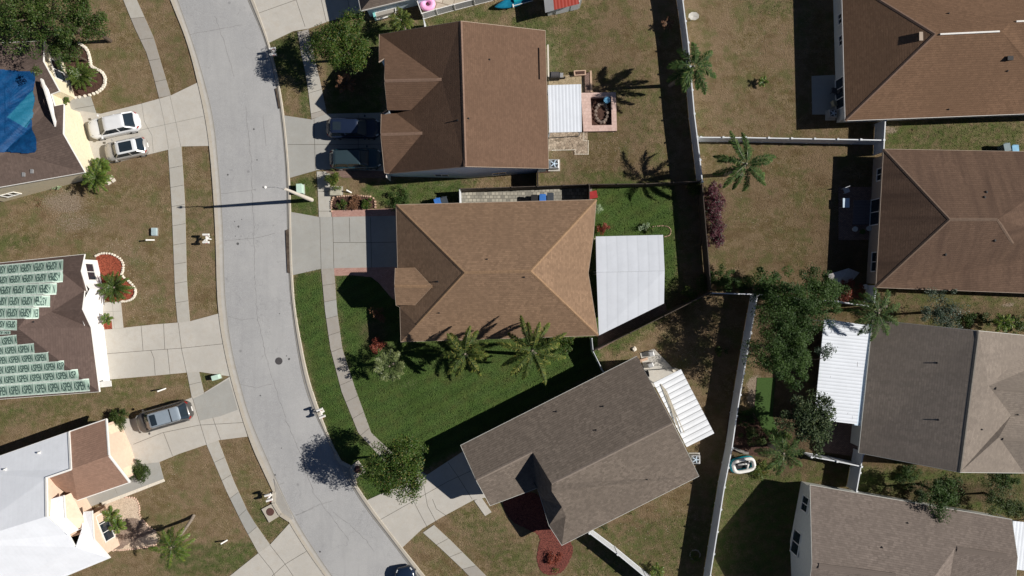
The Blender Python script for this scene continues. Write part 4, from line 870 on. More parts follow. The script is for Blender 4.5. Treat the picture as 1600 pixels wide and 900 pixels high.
# ------------------------------------------------------------------ patio roofs (attached covers are parts of their houses)
def cover(house, name, quad, mat, posts=True, th=.08, u_edge=0, extra=None):
    pts = [P(*q) for q in quad]; b = MB(); b.uv = []
    du = (pts[1] - pts[0]); L = du.length; dv = (pts[-1] - pts[0]); W = dv.length
    d = du.normalized() if u_edge == 0 else dv.normalized()
    uv = [((p - pts[0]).dot(d), (p - pts[0]).dot(Vector((-d.y, d.x, 0)))) for p in pts]
    pl = pts; 
    ar = sum(pl[i].x * pl[(i + 1) % len(pl)].y - pl[(i + 1) % len(pl)].x * pl[i].y for i in range(len(pl)))
    if ar < 0: pl = pl[::-1]; uv = uv[::-1]
    n = len(pl); b.add(list(pl) + [p - Vector((0, 0, th)) for p in pl], [list(range(n)), list(range(2 * n - 1, n - 1, -1))] + [(i, i + n, (i + 1) % n + n, (i + 1) % n) for i in range(n)])
    for f in b.f:
        for i in f: b.uv.append(uv[i % n])
    o = b.build(name, mat, house.t if house else None)
    if posts:
        for p in pts:
            b = MB(); c = sum(pts, Vector()) / len(pts); q = p.lerp(c, .05); b.box((q.x, q.y, (p.z - th) / 2), (.09, .09, p.z - th)); b.build('post', M['white'], o)
    return o
m_corrF = m_metalroof('white_pan_roof', (.78, .80, .83), .50, rough=.5, amp=1.7)
cover(F, 'patio_roof', [(1021, 598, 2.35), (1064, 577, 2.35), (1116, 677, 2.35), (1073, 698.5, 2.35)], m_corrF, u_edge=1)
b = MB()
for i in range(7):
    a = P(1033 + i * 1.6 + rnd.uniform(-1, 1), 600 + i * 2.2, 2.4); c = P(1052 + i * 2.2 + rnd.uniform(-4, 4), 640 + i * 6, 2.42 + .02 * i); b.beam(a, c, .07, .04)
tag(b.build('lumber_pile', m_plain('grey_lumber', (.42, .38, .31), .9)), 'loose weathered boards lying on the slatted white patio roof', 'lumber')
m_corrI = m_metalroof('white_corrugated_roof', (.78, .82, .88), .3, rust=.9, rough=.5, amp=.9)
cover(I, 'patio_roof', [(1288, 498, 2.4), (1359, 509, 2.5), (1339, 663, 2.5), (1272, 655, 2.4)], m_corrI, u_edge=1)
b = MB(); b.beam(P(1361, 507, 2.3), P(1341, 665, 2.3), .7, .06); b.build('gutter', M['blueg'], I.t)  # plate added to stop sun through the roof gap, tinted like its shade
m_corrD = m_metalroof('pale_blue_corrugated_roof', (.74, .78, .84), .3, rough=.5, amp=.5)
cover(D, 'patio_roof', [(856, 133, 2.3), (908, 131.5, 2.3), (909, 206, 2.3), (858, 207, 2.3)], m_corrD)
m_corrE = m_metalroof('grey_pan_roof', (.62, .65, .70), .9, rough=.5, amp=.25)
cover(E, 'patio_roof', [(931, 369.5, 2.6), (1036, 367, 2.6), (1038.5, 423, 3.0), (932, 425.5, 3.0)], m_corrE)
cover(E, 'patio_roof', [(932, 425.7, 3.0), (1038.5, 423.2, 3.0), (1037.5, 474, 2.6), (936, 524, 2.5)], m_corrE)
cover(J, 'patio_roof', [(1583, 814, 2.3), (1660, 822, 2.3), (1650, 897, 2.3), (1580, 889, 2.3)], m_corrD)

# ------------------------------------------------------------------ blue tarp draped over the mauve roof
b = MB(); out = [(-50, 112), (-2, 108.5), (52, 111), (55.5, 113), (56.5, 117), (57, 124), (54.5, 134), (53, 144), (55, 150), (56, 156), (54.5, 164), (53, 172), (51, 187), (52, 202), (56, 210), (58.5, 218), (59, 226), (58, 235), (55, 238.5), (40, 239.5), (20, 238), (0, 238.5), (-50, 240)]
step = 1.0; nxg = int(115 / step); nyg = int(136 / step); idx = {}; tint = []
for i in range(nxg):
    for j in range(nyg):
        x, y = -52 + i * step, 106 + j * step
        if inpoly(np.array([x]), np.array([y]), out)[0]:
            dx = x - 57; crease = .06 * abs(math.sin((x * .55 + y * .75) * .07)) * math.exp(-((x - 30) / 30) ** 2); 
            wr = .02 * math.sin(x * .23 + y * .31) + .02 * abs(math.sin(x * .11 - y * .17)) + (.03 * abs(math.sin((y - 176) / max(6, x + 10) * 22)) if x > 8 and 135 < y < 210 else 0) + rnd.uniform(-.008, .008)
            idx[i, j] = len(b.v); p, _ = A.on(x, y, .07 + max(-.03, wr) + crease); b.v.append(tuple(p))
            fan = 1.0 if inpoly(np.array([x]), np.array([y]), [(12, 184), (53, 140), (54.5, 158), (52, 184), (42, 201)])[0] else 0.0
            tint.append((fan, rnd.random(), 0))
for (i, j) in list(idx):
    if (i + 1, j) in idx and (i, j + 1) in idx and (i + 1, j + 1) in idx: b.f.append([idx[i, j], idx[i, j + 1], idx[i + 1, j + 1], idx[i + 1, j]]); b.m.append(0)
tm = NT('blue_tarp'); at_ = tm.n('ShaderNodeAttribute', attribute_name='tint'); sp_ = tm.n('ShaderNodeSeparateColor'); tm.l(at_.outputs['Color'], sp_.inputs[0]); g0_ = tm.geo()
nz_ = tm.noise(g0_, 2.2, 5, .7); st_ = tm.noise(tm.geo((1, 3.5, 1)), 2.5, 5, .8)
cc_ = tm.mix(tm.ramp(nz_, [(.35, 0), (.7, 1)]), (.002, .036, .12), (.003, .07, .20)); cc_ = tm.mix(sp_.outputs[0], cc_, (.012, .13, .22)); cc_ = tm.mix(tm.ramp(st_, [(.64, 0), (.75, .35)]), cc_, (.16, .36, .48))
tm.bump(st_, .8, .05); m_tarp = tm.out(cc_, .55, spec=.25)
tarp = b.build('tarp', m_tarp, smooth=True); color_attr(tarp.data, 'tint', np.array(tint)); tag(tarp, 'wrinkled bright blue tarp spread over the mauve shingles', 'tarp')
# ------------------------------------------------------------------ vegetation
def quad_cloud(name, cen, dirs, nor, ln, wd, tint, mat, parent=None, fold=.25):
    n = len(cen); side = np.cross(nor, dirs); side /= np.linalg.norm(side, axis=1, keepdims=True) + 1e-9
    L = ln[:, None]; W = wd[:, None]
    v = np.stack([cen, cen + dirs * L * .5 + side * W * .5 + nor * W * fold, cen + dirs * L, cen + dirs * L * .5 - side * W * .5 + nor * W * fold], 1).reshape(-1, 3)
    if parent is not None:
        o0 = origin(parent); v = v - np.array(o0)
    me = bpy.data.meshes.new(name); me.vertices.add(4 * n); me.vertices.foreach_set('co', v.astype(np.float32).ravel())
    me.loops.add(4 * n); me.loops.foreach_set('vertex_index', np.arange(4 * n, dtype=np.int32)); me.polygons.add(n)
    me.polygons.foreach_set('loop_start', np.arange(0, 4 * n, 4, dtype=np.int32)); me.polygons.foreach_set('loop_total', np.full(n, 4, np.int32))
    me.materials.append(mat); me.update(calc_edges=True); color_attr(me, 'tint', np.repeat(tint, 4, 0))
    o = bpy.data.objects.new(name, me); COL.objects.link(o)
    if parent is not None: o.parent = parent
    return o
def unit(a): return a / (np.linalg.norm(a, axis=-1, keepdims=True) + 1e-9)
LEAF = {
 'oak': m_leaf('leaf_oak', (.018, .045, .010), (.075, .120, .022), (.13, .14, .05)),
 'bright': m_leaf('leaf_bright', (.040, .085, .012), (.130, .170, .030), (.22, .18, .04)),
 'mid': m_leaf('leaf_mid', (.018, .052, .008), (.078, .130, .018), (.20, .18, .05)),
 'glossy': m_leaf('leaf_glossy', (.010, .026, .008), (.050, .078, .024), (.10, .12, .045), .65, .15),
 'feather': m_leaf('leaf_feather', (.014, .042, .008), (.066, .118, .022), None, .6, .3),
 'hedge': m_leaf('leaf_hedge', (.022, .050, .008), (.060, .085, .016), None, .6, .15),
 'purple': m_leaf('leaf_purple', (.048, .010, .020), (.150, .042, .058), (.10, .14, .10), .5, .15),
 'redleaf': m_leaf('leaf_red', (.09, .02, .012), (.30, .075, .045), None, .5, .15),
 'palm': m_leaf('leaf_palm', (.016, .048, .008), (.150, .185, .030), (.28, .25, .06), .65, .25),
 'palm_dk': m_leaf('leaf_palm_dark', (.012, .045, .008), (.080, .145, .028), (.17, .20, .06), .65, .25),
 'fan': m_leaf('leaf_fan', (.075, .105, .035), (.22, .25, .10), None, .4, .15),
 'sago': m_leaf('leaf_sago', (.025, .060, .010), (.110, .160, .030), (.18, .20, .05), .35, .15),
 'areca': m_leaf('leaf_areca', (.045, .100, .012), (.150, .220, .035), (.26, .25, .06), .4, .25),
 'grey': m_leaf('leaf_greygreen', (.030, .055, .035), (.075, .105, .070), None, .5, .15),
 'dry': m_leaf('leaf_dry', (.10, .05, .025), (.24, .12, .065), None, .7, .1),
 'pale': m_leaf('leaf_pale', (.16, .24, .14), (.42, .50, .32), None, .5, .15),
}
def crown_cloud(c, r, rz, n, leaf, seed, ncl=60, cl_r=.38, lsz=.16, shape=.55):
    g = np.random.default_rng(seed)
    d = unit(g.normal(size=(ncl, 3))); d[:, 2] = np.abs(d[:, 2]) * .95 - .2 * g.random(ncl)
    rr = g.random(ncl) ** shape; wob = 1 + .18 * np.sin(np.arctan2(d[:, 1], d[:, 0]) * 3 + seed) + .12 * np.sin(np.arctan2(d[:, 1], d[:, 0]) * 7 + seed * 2)
    cl = d * rr[:, None] * np.array([r, r, rz]); cl[:, :2] *= wob[:, None]
    k = g.integers(0, ncl, n); crr = cl_r * (.55 + .9 * g.random(ncl)); off = unit(g.normal(size=(n, 3))) * (g.random(n) ** .45)[:, None] * crr[k][:, None]; off[:, 2] *= .6
    pts = cl[k] + off + np.array(c); dirs = unit(unit(off) + g.normal(size=(n, 3)) * .7 + np.array([0, 0, -.15])); nor = unit(g.normal(size=(n, 3)) * .55 + np.array([0, 0, 1.0]) + unit(off) * .5)
    dirs = unit(dirs - nor * (dirs * nor).sum(1)[:, None])
    clt = g.random(ncl); tint = np.stack([np.clip(clt[k] * .55 + g.random(n) * .55, 0, 1), g.random(n), g.random(n)], 1)
    ln = lsz * (.7 + .7 * g.random(n)); return pts, dirs, nor, ln, ln * .5, tint, cl + np.array(c)
def tree(name, label, cat, px, py, zc, r, rz, n, leaf, seed, ncl=70, lsz=.16, base=None, bark='bark', cl_r=.38, group=None, limbs=9, shape=.55, twig=.0, aspect=None):
    c = P(px, py, zc); b0 = P(*base) if base else Vector((c.x, c.y, 0)); t = thing(name, label, cat, (b0.x, b0.y, 0), group=group)
    pts, dirs, nor, ln, wd, tint, cl = crown_cloud(c, r, rz, n, leaf, seed, ncl, cl_r, lsz, shape)
    if aspect:
        a, ang = aspect; ca, sa = math.cos(ang), math.sin(ang); rel = pts[:, :2] - np.array([c.x, c.y]); u = rel @ np.array([ca, sa]); v = rel @ np.array([-sa, ca]); u = u * a
        pts[:, 0] = c.x + u * ca - v * sa; pts[:, 1] = c.y + u * sa + v * ca
    quad_cloud('crown', pts, dirs, nor, ln, wd, tint, LEAF[leaf], t)
    q = random.Random(seed); b = MB(); fork = Vector((b0.x * .6 + c.x * .4, b0.y * .6 + c.y * .4, max(.3, zc - rz * .75)))
    tr = max(.04, r * .055); b.tube([(b0.x, b0.y, -.1), (b0.x * .85 + fork.x * .15, b0.y * .85 + fork.y * .15, fork.z * .5), fork], [tr * 1.35, tr, tr * .85], 8)
    for i in range(limbs):
        e = Vector(cl[q.randrange(len(cl))]); m = fork.lerp(e, .5) + Vector((q.uniform(-.1, .1), q.uniform(-.1, .1), .15)) * r * .4; b.tube([fork, m, e], [tr * .6, tr * .35, tr * .12], 6)
    b.build('trunk', M[bark], t); return t
def shrub(name, label, px, py, r, h, n, leaf, seed, ncl=22, lsz=.11, cat='shrub', group=None, cl_r=.2, aspect=None):
    n = int(n * 1.9) if name != 'weed' else n; ncl = int(ncl * 1.5); lsz *= .85
    c = P(px, py, h * .5); pts, dirs, nor, ln, wd, tint, cl = crown_cloud(c, r, h * .5, n, leaf, seed, ncl, cl_r, lsz)
    pts[:, 2] = np.maximum(pts[:, 2], .04)
    if aspect: pts[:, 0] = c.x + (pts[:, 0] - c.x) * aspect[0]; pts[:, 1] = c.y + (pts[:, 1] - c.y) * aspect[1]
    o = quad_cloud(name, pts, dirs, nor, ln, wd, tint, LEAF[leaf]); return tag(o, label, cat, group)
def frond_arrays(base, az, elev, L, droop, n, lw, ll, g, curl=.0, stiff=.0):
    t = np.linspace(0, 1, n); ang = elev - droop * t ** 1.25; step = L / n
    hz = np.cumsum(np.cos(ang)) * step; vz = np.cumsum(np.sin(ang)) * step
    az_t = az + curl * t; x = base[0] + np.cumsum(np.cos(ang) * np.cos(az_t)) * step; y = base[1] + np.cumsum(np.cos(ang) * np.sin(az_t)) * step; z = base[2] + vz
    sp = np.stack([x, y, z], 1); tg = unit(np.gradient(sp, axis=0)); side = unit(np.cross(tg, np.array([0, 0, 1.0]))); up = np.cross(side, tg)
    return sp, tg, side, up, t
def palm(name, label, px, py, z, L, nf, leaf, seed, base=None, cat='palm tree', tr=.14, nl=34, ll=.5, lw=.045, elev=(.1, .9), droop=1.5, trunk=True, group=None, hang=.55, az0=None, skip=(), petiole=.12):
    c = P(px, py, z); b0 = P(*base) if base else Vector((c.x, c.y, 0)); t = thing(name, label, cat, (b0.x, b0.y, 0), group=group); g = np.random.default_rng(seed); q = random.Random(seed)
    if trunk:
        b = MB(); pts = []
        for i in range(9):
            u = i / 8; pts.append(Vector((b0.x + (c.x - b0.x) * u ** .8, b0.y + (c.y - b0.y) * u ** .8, (z - .05) * u)))
        b.tube(pts, [tr * (1.35 - .5 * i / 8) for i in range(9)], 10); b.tube([pts[-1] - Vector((0, 0, .35)), pts[-1] + Vector((0, 0, .25))], [tr * 1.2, tr * .5], 10)
        b.build('trunk', M['trunk'], t)
    for k in range(nf):
        if k in skip: continue
        az = (az0[k] if az0 else 2 * math.pi * (k * .382 + .03 * q.random()) + seed); e = elev[0] + (elev[1] - elev[0]) * (k / max(1, nf - 1)) + q.uniform(-.1, .1); Lk = L * q.uniform(.85, 1.1)
        sp, tg, side, up, tt = frond_arrays((c.x, c.y, c.z), az, e, Lk, droop * q.uniform(.85, 1.15), nl, lw, ll, g, q.uniform(-.55, .55))
        m = tt > petiole; P_, T_, S_, U_ = sp[m], tg[m], side[m], up[m]; u_ = (tt[m] - petiole) / (1 - petiole); prof = np.sin(np.clip(u_ * .93 + .12, 0, 1) * math.pi) ** .55
        cen = []; dr = []; nr = []; ln = []; tn = []; shade = q.random() * .5
        for s_ in (-1, 1):
            for rep in range(2 if lw < .03 else 1):
                d = unit(S_ * s_ * .75 + T_ * (.35 + .6 * u_[:, None]) + np.array([0, 0, -1.0]) * hang * (.2 + 1.3 * g.random((len(P_), 1))) + g.normal(size=P_.shape) * (.30 if lw < .03 else .15))
                n_ = unit(U_ + S_ * s_ * .4 + g.normal(size=P_.shape) * .2); n_ = unit(n_ - d * (n_ * d).sum(1)[:, None])
                cen.append(P_); dr.append(d); nr.append(n_); ln.append(ll * prof * (.85 + .3 * g.random(len(P_)))); tn.append(np.stack([np.clip(shade * .5 + g.random(len(P_)) * .4 + .6 * u_ ** 2, 0, 1), g.random(len(P_)), g.random(len(P_))], 1))
        cen, dr, nr, tn = [np.concatenate(a_) for a_ in (cen, dr, nr, tn)]; ln = np.concatenate(ln)
        o = quad_cloud('frond', cen, dr, nr, ln, np.full(len(ln), lw * 2.2), tn, LEAF[leaf], t, .1)
        b = MB(); idx_ = list(range(0, nl, max(1, nl // 8))) + [nl - 1]; b.tube([sp[i] for i in idx_], [.028 * (1 - i / nl) + .006 for i in idx_], 5); b.build('stem', LEAF['fan'] if leaf != 'dry' else M['wood'], o)
    return t
# --- palms of the main lawn
palm('palm_tree', 'tallest and fullest palm on the green lawn below the tan roof', 832, 548, 5.8, 3.3, 17, 'palm', 3, base=(838, 556), nl=100, ll=.44, lw=.024, elev=(-.4, .9), droop=1.25, hang=.9)
palm('palm_tree', 'palm on the green lawn just left of the tallest palm', 727, 553, 4.6, 2.6, 17, 'palm', 8, base=(730, 560), nl=90, ll=.42, lw=.024, elev=(-.4, .9), droop=1.3, hang=.9)
palm('palm_tree', 'leaning palm on a bare stretch beside the white fence, casting long frond shadows', 1084, 104, 5.2, 2.7, 14, 'palm_dk', 4, base=(1047, 134), nl=72, ll=.50, lw=.026, elev=(-.3, .6), droop=1.3, hang=.7)
palm('palm_tree', 'feathery palm just below the cross fence, its fronds touching the rail', 1166, 256, 5.6, 3.1, 14, 'palm_dk', 15, nl=72, ll=.44, lw=.026, elev=(-.3, .6), droop=1.25, hang=.7)
palm('palm_tree', 'palm spreading over the corner of the white corrugated patio roof', 1372, 489, 4.9, 2.6, 15, 'palm_dk', 21, nl=48, ll=.45, lw=.02, elev=(-.2, .6), droop=1.2, base=(1384, 478))
palm('palm_tree', 'palm among the dark tangle beside the inflatable boat', 1224, 708, 3.4, 2.4, 15, 'palm_dk', 27, nl=46, ll=.45, lw=.02, elev=(-.1, .7), droop=1.3)
palm('palm_tree', 'leaning palm with bright fronds at the bottom edge near the lower left lawn', 268, 855, 3.7, 2.1, 15, 'areca', 31, base=(303, 805), tr=.11, nl=40, ll=.38, lw=.02, elev=(-.1, .7), droop=1.3)
palm('palm_tree', 'low spiky palm between the top edge house corner and the brown roof', 627, 32, 2.2, 1.25, 22, 'palm', 35, nl=30, ll=.3, lw=.018, elev=(.0, 1.1), droop=1.2, tr=.1)
# fan palm: pale stiff leaves
palm('fan_palm', 'pale silvery fan palm alone on the green front lawn', 609, 572, 2.3, 1.5, 30, 'fan', 40, nl=24, ll=.36, lw=.022, elev=(-.2, .9), droop=.7, tr=.12, hang=.2, petiole=.35)
palm('sago_palm', 'dense dark sago palm in the red mulch bed', 180, 449, 1.2, 1.65, 34, 'sago', 44, nl=44, ll=.22, lw=.016, elev=(.0, 1.0), droop=1.1, tr=.16, hang=.1, petiole=.05)
palm('sago_palm', 'bright green sago palm in the scalloped bed below the upper left oak', 128, 118, 1.2, 1.45, 36, 'sago', 47, nl=42, ll=.22, lw=.016, elev=(.0, 1.0), droop=1.1, tr=.16, hang=.1, petiole=.05)
for (x, y, l_, lab) in [(151, 278, 1.5, 'clump of bright areca fronds at the garage corner below the two white topped cars'), (157, 260, 1.0, 'small tuft of areca fronds touching the cream garage wall')]:
    palm('areca_palm', lab, x, y, 1.7 if l_ > 1.2 else 1.2, l_, 26, 'areca', int(x + y), trunk=False, nl=28, ll=.28, lw=.02, elev=(.1, 1.1), droop=1.4, cat='palm')
palm('areca_palm', 'leafy green palm plant in the tan pebble bed, upper of the two', 174, 803, 1.0, .95, 11, 'areca', 60, trunk=False, nl=24, ll=.3, lw=.03, elev=(.1, 1.0), droop=1.2, cat='palm')
palm('areca_palm', 'leafy green palm plant before the front window of the peach house', 184, 820, 1.0, .85, 12, 'areca', 62, trunk=False, nl=24, ll=.3, lw=.03, elev=(.1, 1.0), droop=1.2, cat='palm')
palm('small_palm', 'slender young palm in the strip above the light grey roof slope', 1567, 504, 1.5, 1.0, 12, 'areca', 66, nl=26, ll=.3, lw=.03, elev=(.1, 1.0), droop=1.0, tr=.06)
palm('small_palm', 'little yellow green palm at the bottom edge right of the white fence', 1027, 892, .6, .75, 10, 'areca', 68, trunk=False, nl=20, ll=.25, lw=.03, elev=(.1, 1.0), droop=1.0)
palm('bare_palm', 'small dried palm with brown fronds in the shade of the brown house', 541, 131, 1.0, 1.0, 16, 'dry', 70, trunk=False, nl=22, ll=.25, lw=.025, elev=(.0, 1.0), droop=1.0)
palm('bare_palm', 'small dead frond clump on the shadow strip along the long white fence', 1043, 36, .7, .7, 8, 'dry', 71, trunk=False, nl=18, ll=.2, lw=.02, elev=(.1, .9), droop=1.0)
palm('cycad', 'small orange tinged plant on the white house walkway', 167, 498, 1.1, .6, 12, 'areca', 73, nl=18, ll=.22, lw=.03, elev=(.1, 1.0), droop=1.0, tr=.06)
palm('yucca', 'small spiky plant at the entry of the cream house', 100, 156, .9, .55, 14, 'sago', 75, nl=16, ll=.2, lw=.03, elev=(.1, 1.0), droop=.9, tr=.05)
palm('cycad', 'lone low cycad tuft on the bare yard below the patio slab of the chestnut house', 1192, 128, .5, .55, 9, 'areca', 77, trunk=False, nl=16, ll=.2, lw=.03, elev=(.0, .9), droop=1.0)
# --- broadleaf trees
tree('oak_tree', 'large airy oak hanging in over the upper left corner', 'tree', 60, 10, 5.6, 4.3, 2.4, 15000, 'oak', 101, 120, .15, cl_r=.62, shape=.6)
tree('oak_tree', 'smaller oak standing right of the large one, above the scalloped bed', 'tree', 124, 34, 4.6, 2.6, 1.8, 7500, 'oak', 104, 60, .14, cl_r=.5)
tree('oak_tree', 'low leafy tree against the gable of the cream house, left of the sago palm', 'tree', 100, 76, 3.2, 1.5, 1.1, 4500, 'oak', 107, 34, .13, cl_r=.42)
tree('round_tree', 'round dense tree between the top driveway and the brown house', 'tree', 534, 68, 4.2, 2.5, 1.7, 14000, 'mid', 111, 110, .13, cl_r=.5, shape=.42)
tree('street_tree', 'bushy tree over the foot of the lower driveway, shading the right kerb', 'tree', 622, 732, 4.9, 2.45, 1.9, 17000, 'mid', 118, 130, .14, cl_r=.5, shape=.42)
tree('feathery_tree', 'broad feathery tree in the back yard left of the white corrugated roof', 'tree', 1238, 480, 5.2, 3.3, 1.9, 18000, 'feather', 121, 125, .13, cl_r=.55)
tree('feathery_tree', 'feathery tree just above the strip of artificial turf', 'tree', 1222, 548, 4.8, 2.8, 1.7, 15000, 'feather', 124, 100, .13, cl_r=.55)
tree('feathery_tree', 'small feathery tree leaning over the upper left corner of the dark tangle', 'tree', 1196, 450, 3.8, 1.6, 1.1, 3000, 'feather', 126, 34, .15, cl_r=.45)
tree('feathery_tree', 'feathery tree at the right, its crown touching the closed canopy', 'tree', 1283, 452, 3.8, 1.9, 1.2, 6500, 'feather', 127, 50, .13, cl_r=.45)
tree('young_tree', 'spindly tree reaching in front of the white corrugated roof edge', 'tree', 1288, 548, 3.9, .9, .6, 420, 'grey', 128, 16, .16, cl_r=.28, base=(1262, 560))
tree('loquat_tree', 'glossy dark leaved tree below the white corrugated roof', 'tree', 1262, 655, 3.6, 2.4, 1.6, 9500, 'glossy', 131, 90, .17, cl_r=.5, shape=.45)
tree('bushy_tree', 'grey green bushy tree in the strip above the dark grey slope', 'tree', 1472, 490, 2.8, 1.9, 1.0, 4200, 'grey', 135, 40, .12, cl_r=.4, aspect=(1.2, 0))
tree('bushy_tree', 'dark bushy tree overlapping the eave of the lower right house', 'tree', 1470, 772, 3.2, 1.8, 1.2, 4400, 'feather', 138, 44, .14, cl_r=.42)
tree('bushy_tree', 'low bushy tree by the fence end near the patio wall, right of the mottled one', 'tree', 1392, 792, 0.9, .5, .5, 300, 'feather', 139, 10, .12, cl_r=.25)
tree('bushy_tree', 'sparse dull green bush tree at the right edge between the two grey roofs', 'tree', 1560, 780, 1.9, 1.7, .8, 2600, 'hedge', 141, 34, .12, cl_r=.42)
# --- shrubs
ys = [300, 318, 337, 356, 374]
for i, y in enumerate(ys):
    shrub('purple_shrub', ['topmost', 'second from the top', 'middle', 'second from the bottom', 'bottom'][i] + ' shrub of the purple row along the dark fence', 1112 + (i % 2) * 4 + i * 1.2, y, .85, 1.5, 1300, 'purple', 200 + i, 24, .13, group='purple shrubs along the fence', cl_r=.26)
SHR = [
 ('dry_shrub', 'low rusty red shrub growing in the sunny part of the maroon mulch bed', 862, 872, .9, .5, 500, 'redleaf', 61),
 ('weed', 'small yellow green sprout at the foot of the maroon mulch bed', 868, 891, .35, .3, 90, 'bright', 62),
 ('shrub', 'clipped green shrub at the upper corner of the peach garage front', 188, 654, .85, 1.2, 1300, 'hedge', 14),
 ('shrub', 'clipped round shrub at the lower corner of the peach garage front', 217, 738, .95, 1.3, 1500, 'hedge', 16),
 ('yellow_shrub', 'round yellow green shrub beside the pavement above the brick edged bed', 520, 283, .75, 1.6, 1100, 'bright', 18),
 ('garden_plant', 'white tipped plant beside the patio roof corner of the tan house', 1006, 356, .5, .6, 260, 'pale', 20),
 ('garden_plant', 'green plant next to the looped garden edging', 1017, 358, .5, .6, 300, 'mid', 21),
 ('red_plant', 'red leaved plant at the back corner of the tan roof', 942, 357, .6, .8, 420, 'redleaf', 22),
 ('border_plant', 'pale spiky plant along the back eave of the tan roof', 934, 326, .35, .6, 240, 'pale', 23),
 ('shrub', 'small green bush at the long white fence corner, next to the dark fence', 1086, 295, .7, 1.4, 700, 'mid', 24),
 ('shrub', 'leafy dark bush below the purple row', 1130, 437, 1.2, 1.3, 1500, 'feather', 25),
 ('shrub', 'dark bush under the mini yard fence left of the yellow plants', 1160, 446, .9, 1.1, 800, 'feather', 251),
 ('shrub', 'yellow green bush in the dark corner behind the patio roof', 1080, 462, .9, .9, 700, 'bright', 26),
 ('shrub', 'dark leafy bush in the far corner of the shaded lawn', 1100, 440, .7, 1.0, 500, 'mid', 27),
 ('dark_shrub', 'dark red brown shrub under the feathery tree by the fence end', 1330, 458, 1.2, 1.0, 900, 'redleaf', 28),
 ('shrub', 'small light plant inside the white ring near the bottom fence', 1086, 872, .45, .5, 260, 'bright', 29),
 ('shrub', 'yellow green clump beside the inflatable boat', 1188, 735, .8, .6, 700, 'bright', 30),
 ('shrub', 'brownish low shrub spread over the brown mulch behind the boat', 1178, 680, 1.3, .8, 800, 'hedge', 31),
 ('shrub', 'dark green shrub at the fence side of the brown mulch', 1165, 650, 1.0, 1.1, 900, 'feather', 32),
 ('shrub', 'green shrub between turf strip and loquat', 1218, 690, 1.0, 1.0, 900, 'mid', 33),
 ('shrub', 'low dull green bush beside the palm of the back fence', 1150, 540, 1.0, 1.0, 0, 'feather', 34),
 ('shrub', 'green shrub in the brick edged bed, nearest the pavement', 535, 319, .5, .6, 420, 'mid', 35),
 ('shrub', 'green shrub in the brick edged bed, nearest the garage', 574, 320, .6, .6, 420, 'mid', 36),
 ('dry_shrub', 'purplish bare shrub in the middle of the brick edged bed', 553, 318, .7, .5, 500, 'dry', 37),
 ('shrub', 'leafy bush by the driveway above the tan house corner', 622, 311, 1.2, .7, 700, 'feather', 38),
 ('shrub', 'green bush at the rear eave end of the tan roof, beside the lawn', 878, 534, 1.2, 1.6, 1100, 'mid', 39),
 ('shrub', 'dim rounded bush under the porch side of the tan house', 592, 492, .7, .8, 400, 'dry', 40),
 ('shrub', 'dim bush before the lower wall of the tan house', 590, 541, .8, .8, 600, 'redleaf', 41),
 ('ground_plant', 'flowering plant beside the garage wall of the cream house', 88, 287, .6, .5, 200, 'pale', 42),
 ('weed', 'coil of bare vine lying on the brown lawn at the left', 60, 318, .5, .25, 80, 'dry', 43),
 ('shrub', 'dark low bush at the right end of the strip above the light grey slope', 1590, 506, 1.0, .9, 900, 'mid', 44),
 ('shrub', 'dark shrub right of the grey green bushy tree', 1512, 500, .7, .8, 500, 'feather', 45),
 ('shrub', 'olive green shrub left of the slender young palm', 1540, 500, .6, .7, 400, 'hedge', 46),
 ('shrub', 'green tangle near the eave of the dark grey slope', 1420, 740, 1.3, .5, 900, 'feather', 47),
 ('shrub', 'mottled bush with pale flowers left of the dark bushy tree', 1432, 775, .9, 1.3, 900, 'glossy', 48),
 ('shrub', 'green weedy shrub under the light slope of the grey roof', 1575, 748, 1.2, .5, 800, 'feather', 49),
 ('shrub', 'dark weedy shrub at the right edge just above the lower right house', 1590, 795, .9, .7, 700, 'hedge', 50),
 ('weed', 'small weed clump near the lower eave of the grey tan roof', 946, 824, .5, .3, 160, 'hedge', 51),
 ('shrub', 'dark shrub beside the round tree, next to the top walk', 497, 60, .7, .8, 600, 'mid', 52),
 ('weed', 'small bright weed by the cleared patch along the grey tan house', 987, 800, .3, .2, 60, 'bright', 53),
 ('shrub', 'yellowish bush at the top of the patio slab near the junk', 1128, 545, .6, .5, 260, 'hedge', 54),
]
for i, (nm, lab, x, y, r_, h_, n_, lf, sd) in enumerate(SHR):
    if n_ == 0: continue
    shrub(nm, lab, x, y, r_, h_, n_, lf, 300 + sd, max(8, int(n_ / 50)), .13 if r_ > .5 else .1, cat='plant' if nm in ('garden_plant', 'red_plant', 'border_plant', 'weed', 'ground_plant') else 'shrub', cl_r=.24 if r_ > .6 else .15)
# bare tree whose shadow and twigs lie at the top of the yard
b = MB(); q = random.Random(5); c = P(985, -22, 0)
t = thing('bare_tree', 'leafless tree at the top edge whose branch shadow falls on the back yard', 'tree', c)
c3 = c + Vector((0, 0, 3.4)); b.tube([c, c3], [.1, .05], 8)
for i in range(22):
    a = q.uniform(0, 6.28); e = c3 + Vector((math.cos(a), math.sin(a), q.uniform(-.1, .5))) * q.uniform(.6, 1.4); m = c3.lerp(e, .5) + Vector((0, 0, .15)); b.tube([c3, m, e], [.03, .02, .006], 5)
b.build('trunk', M['bark'], t)

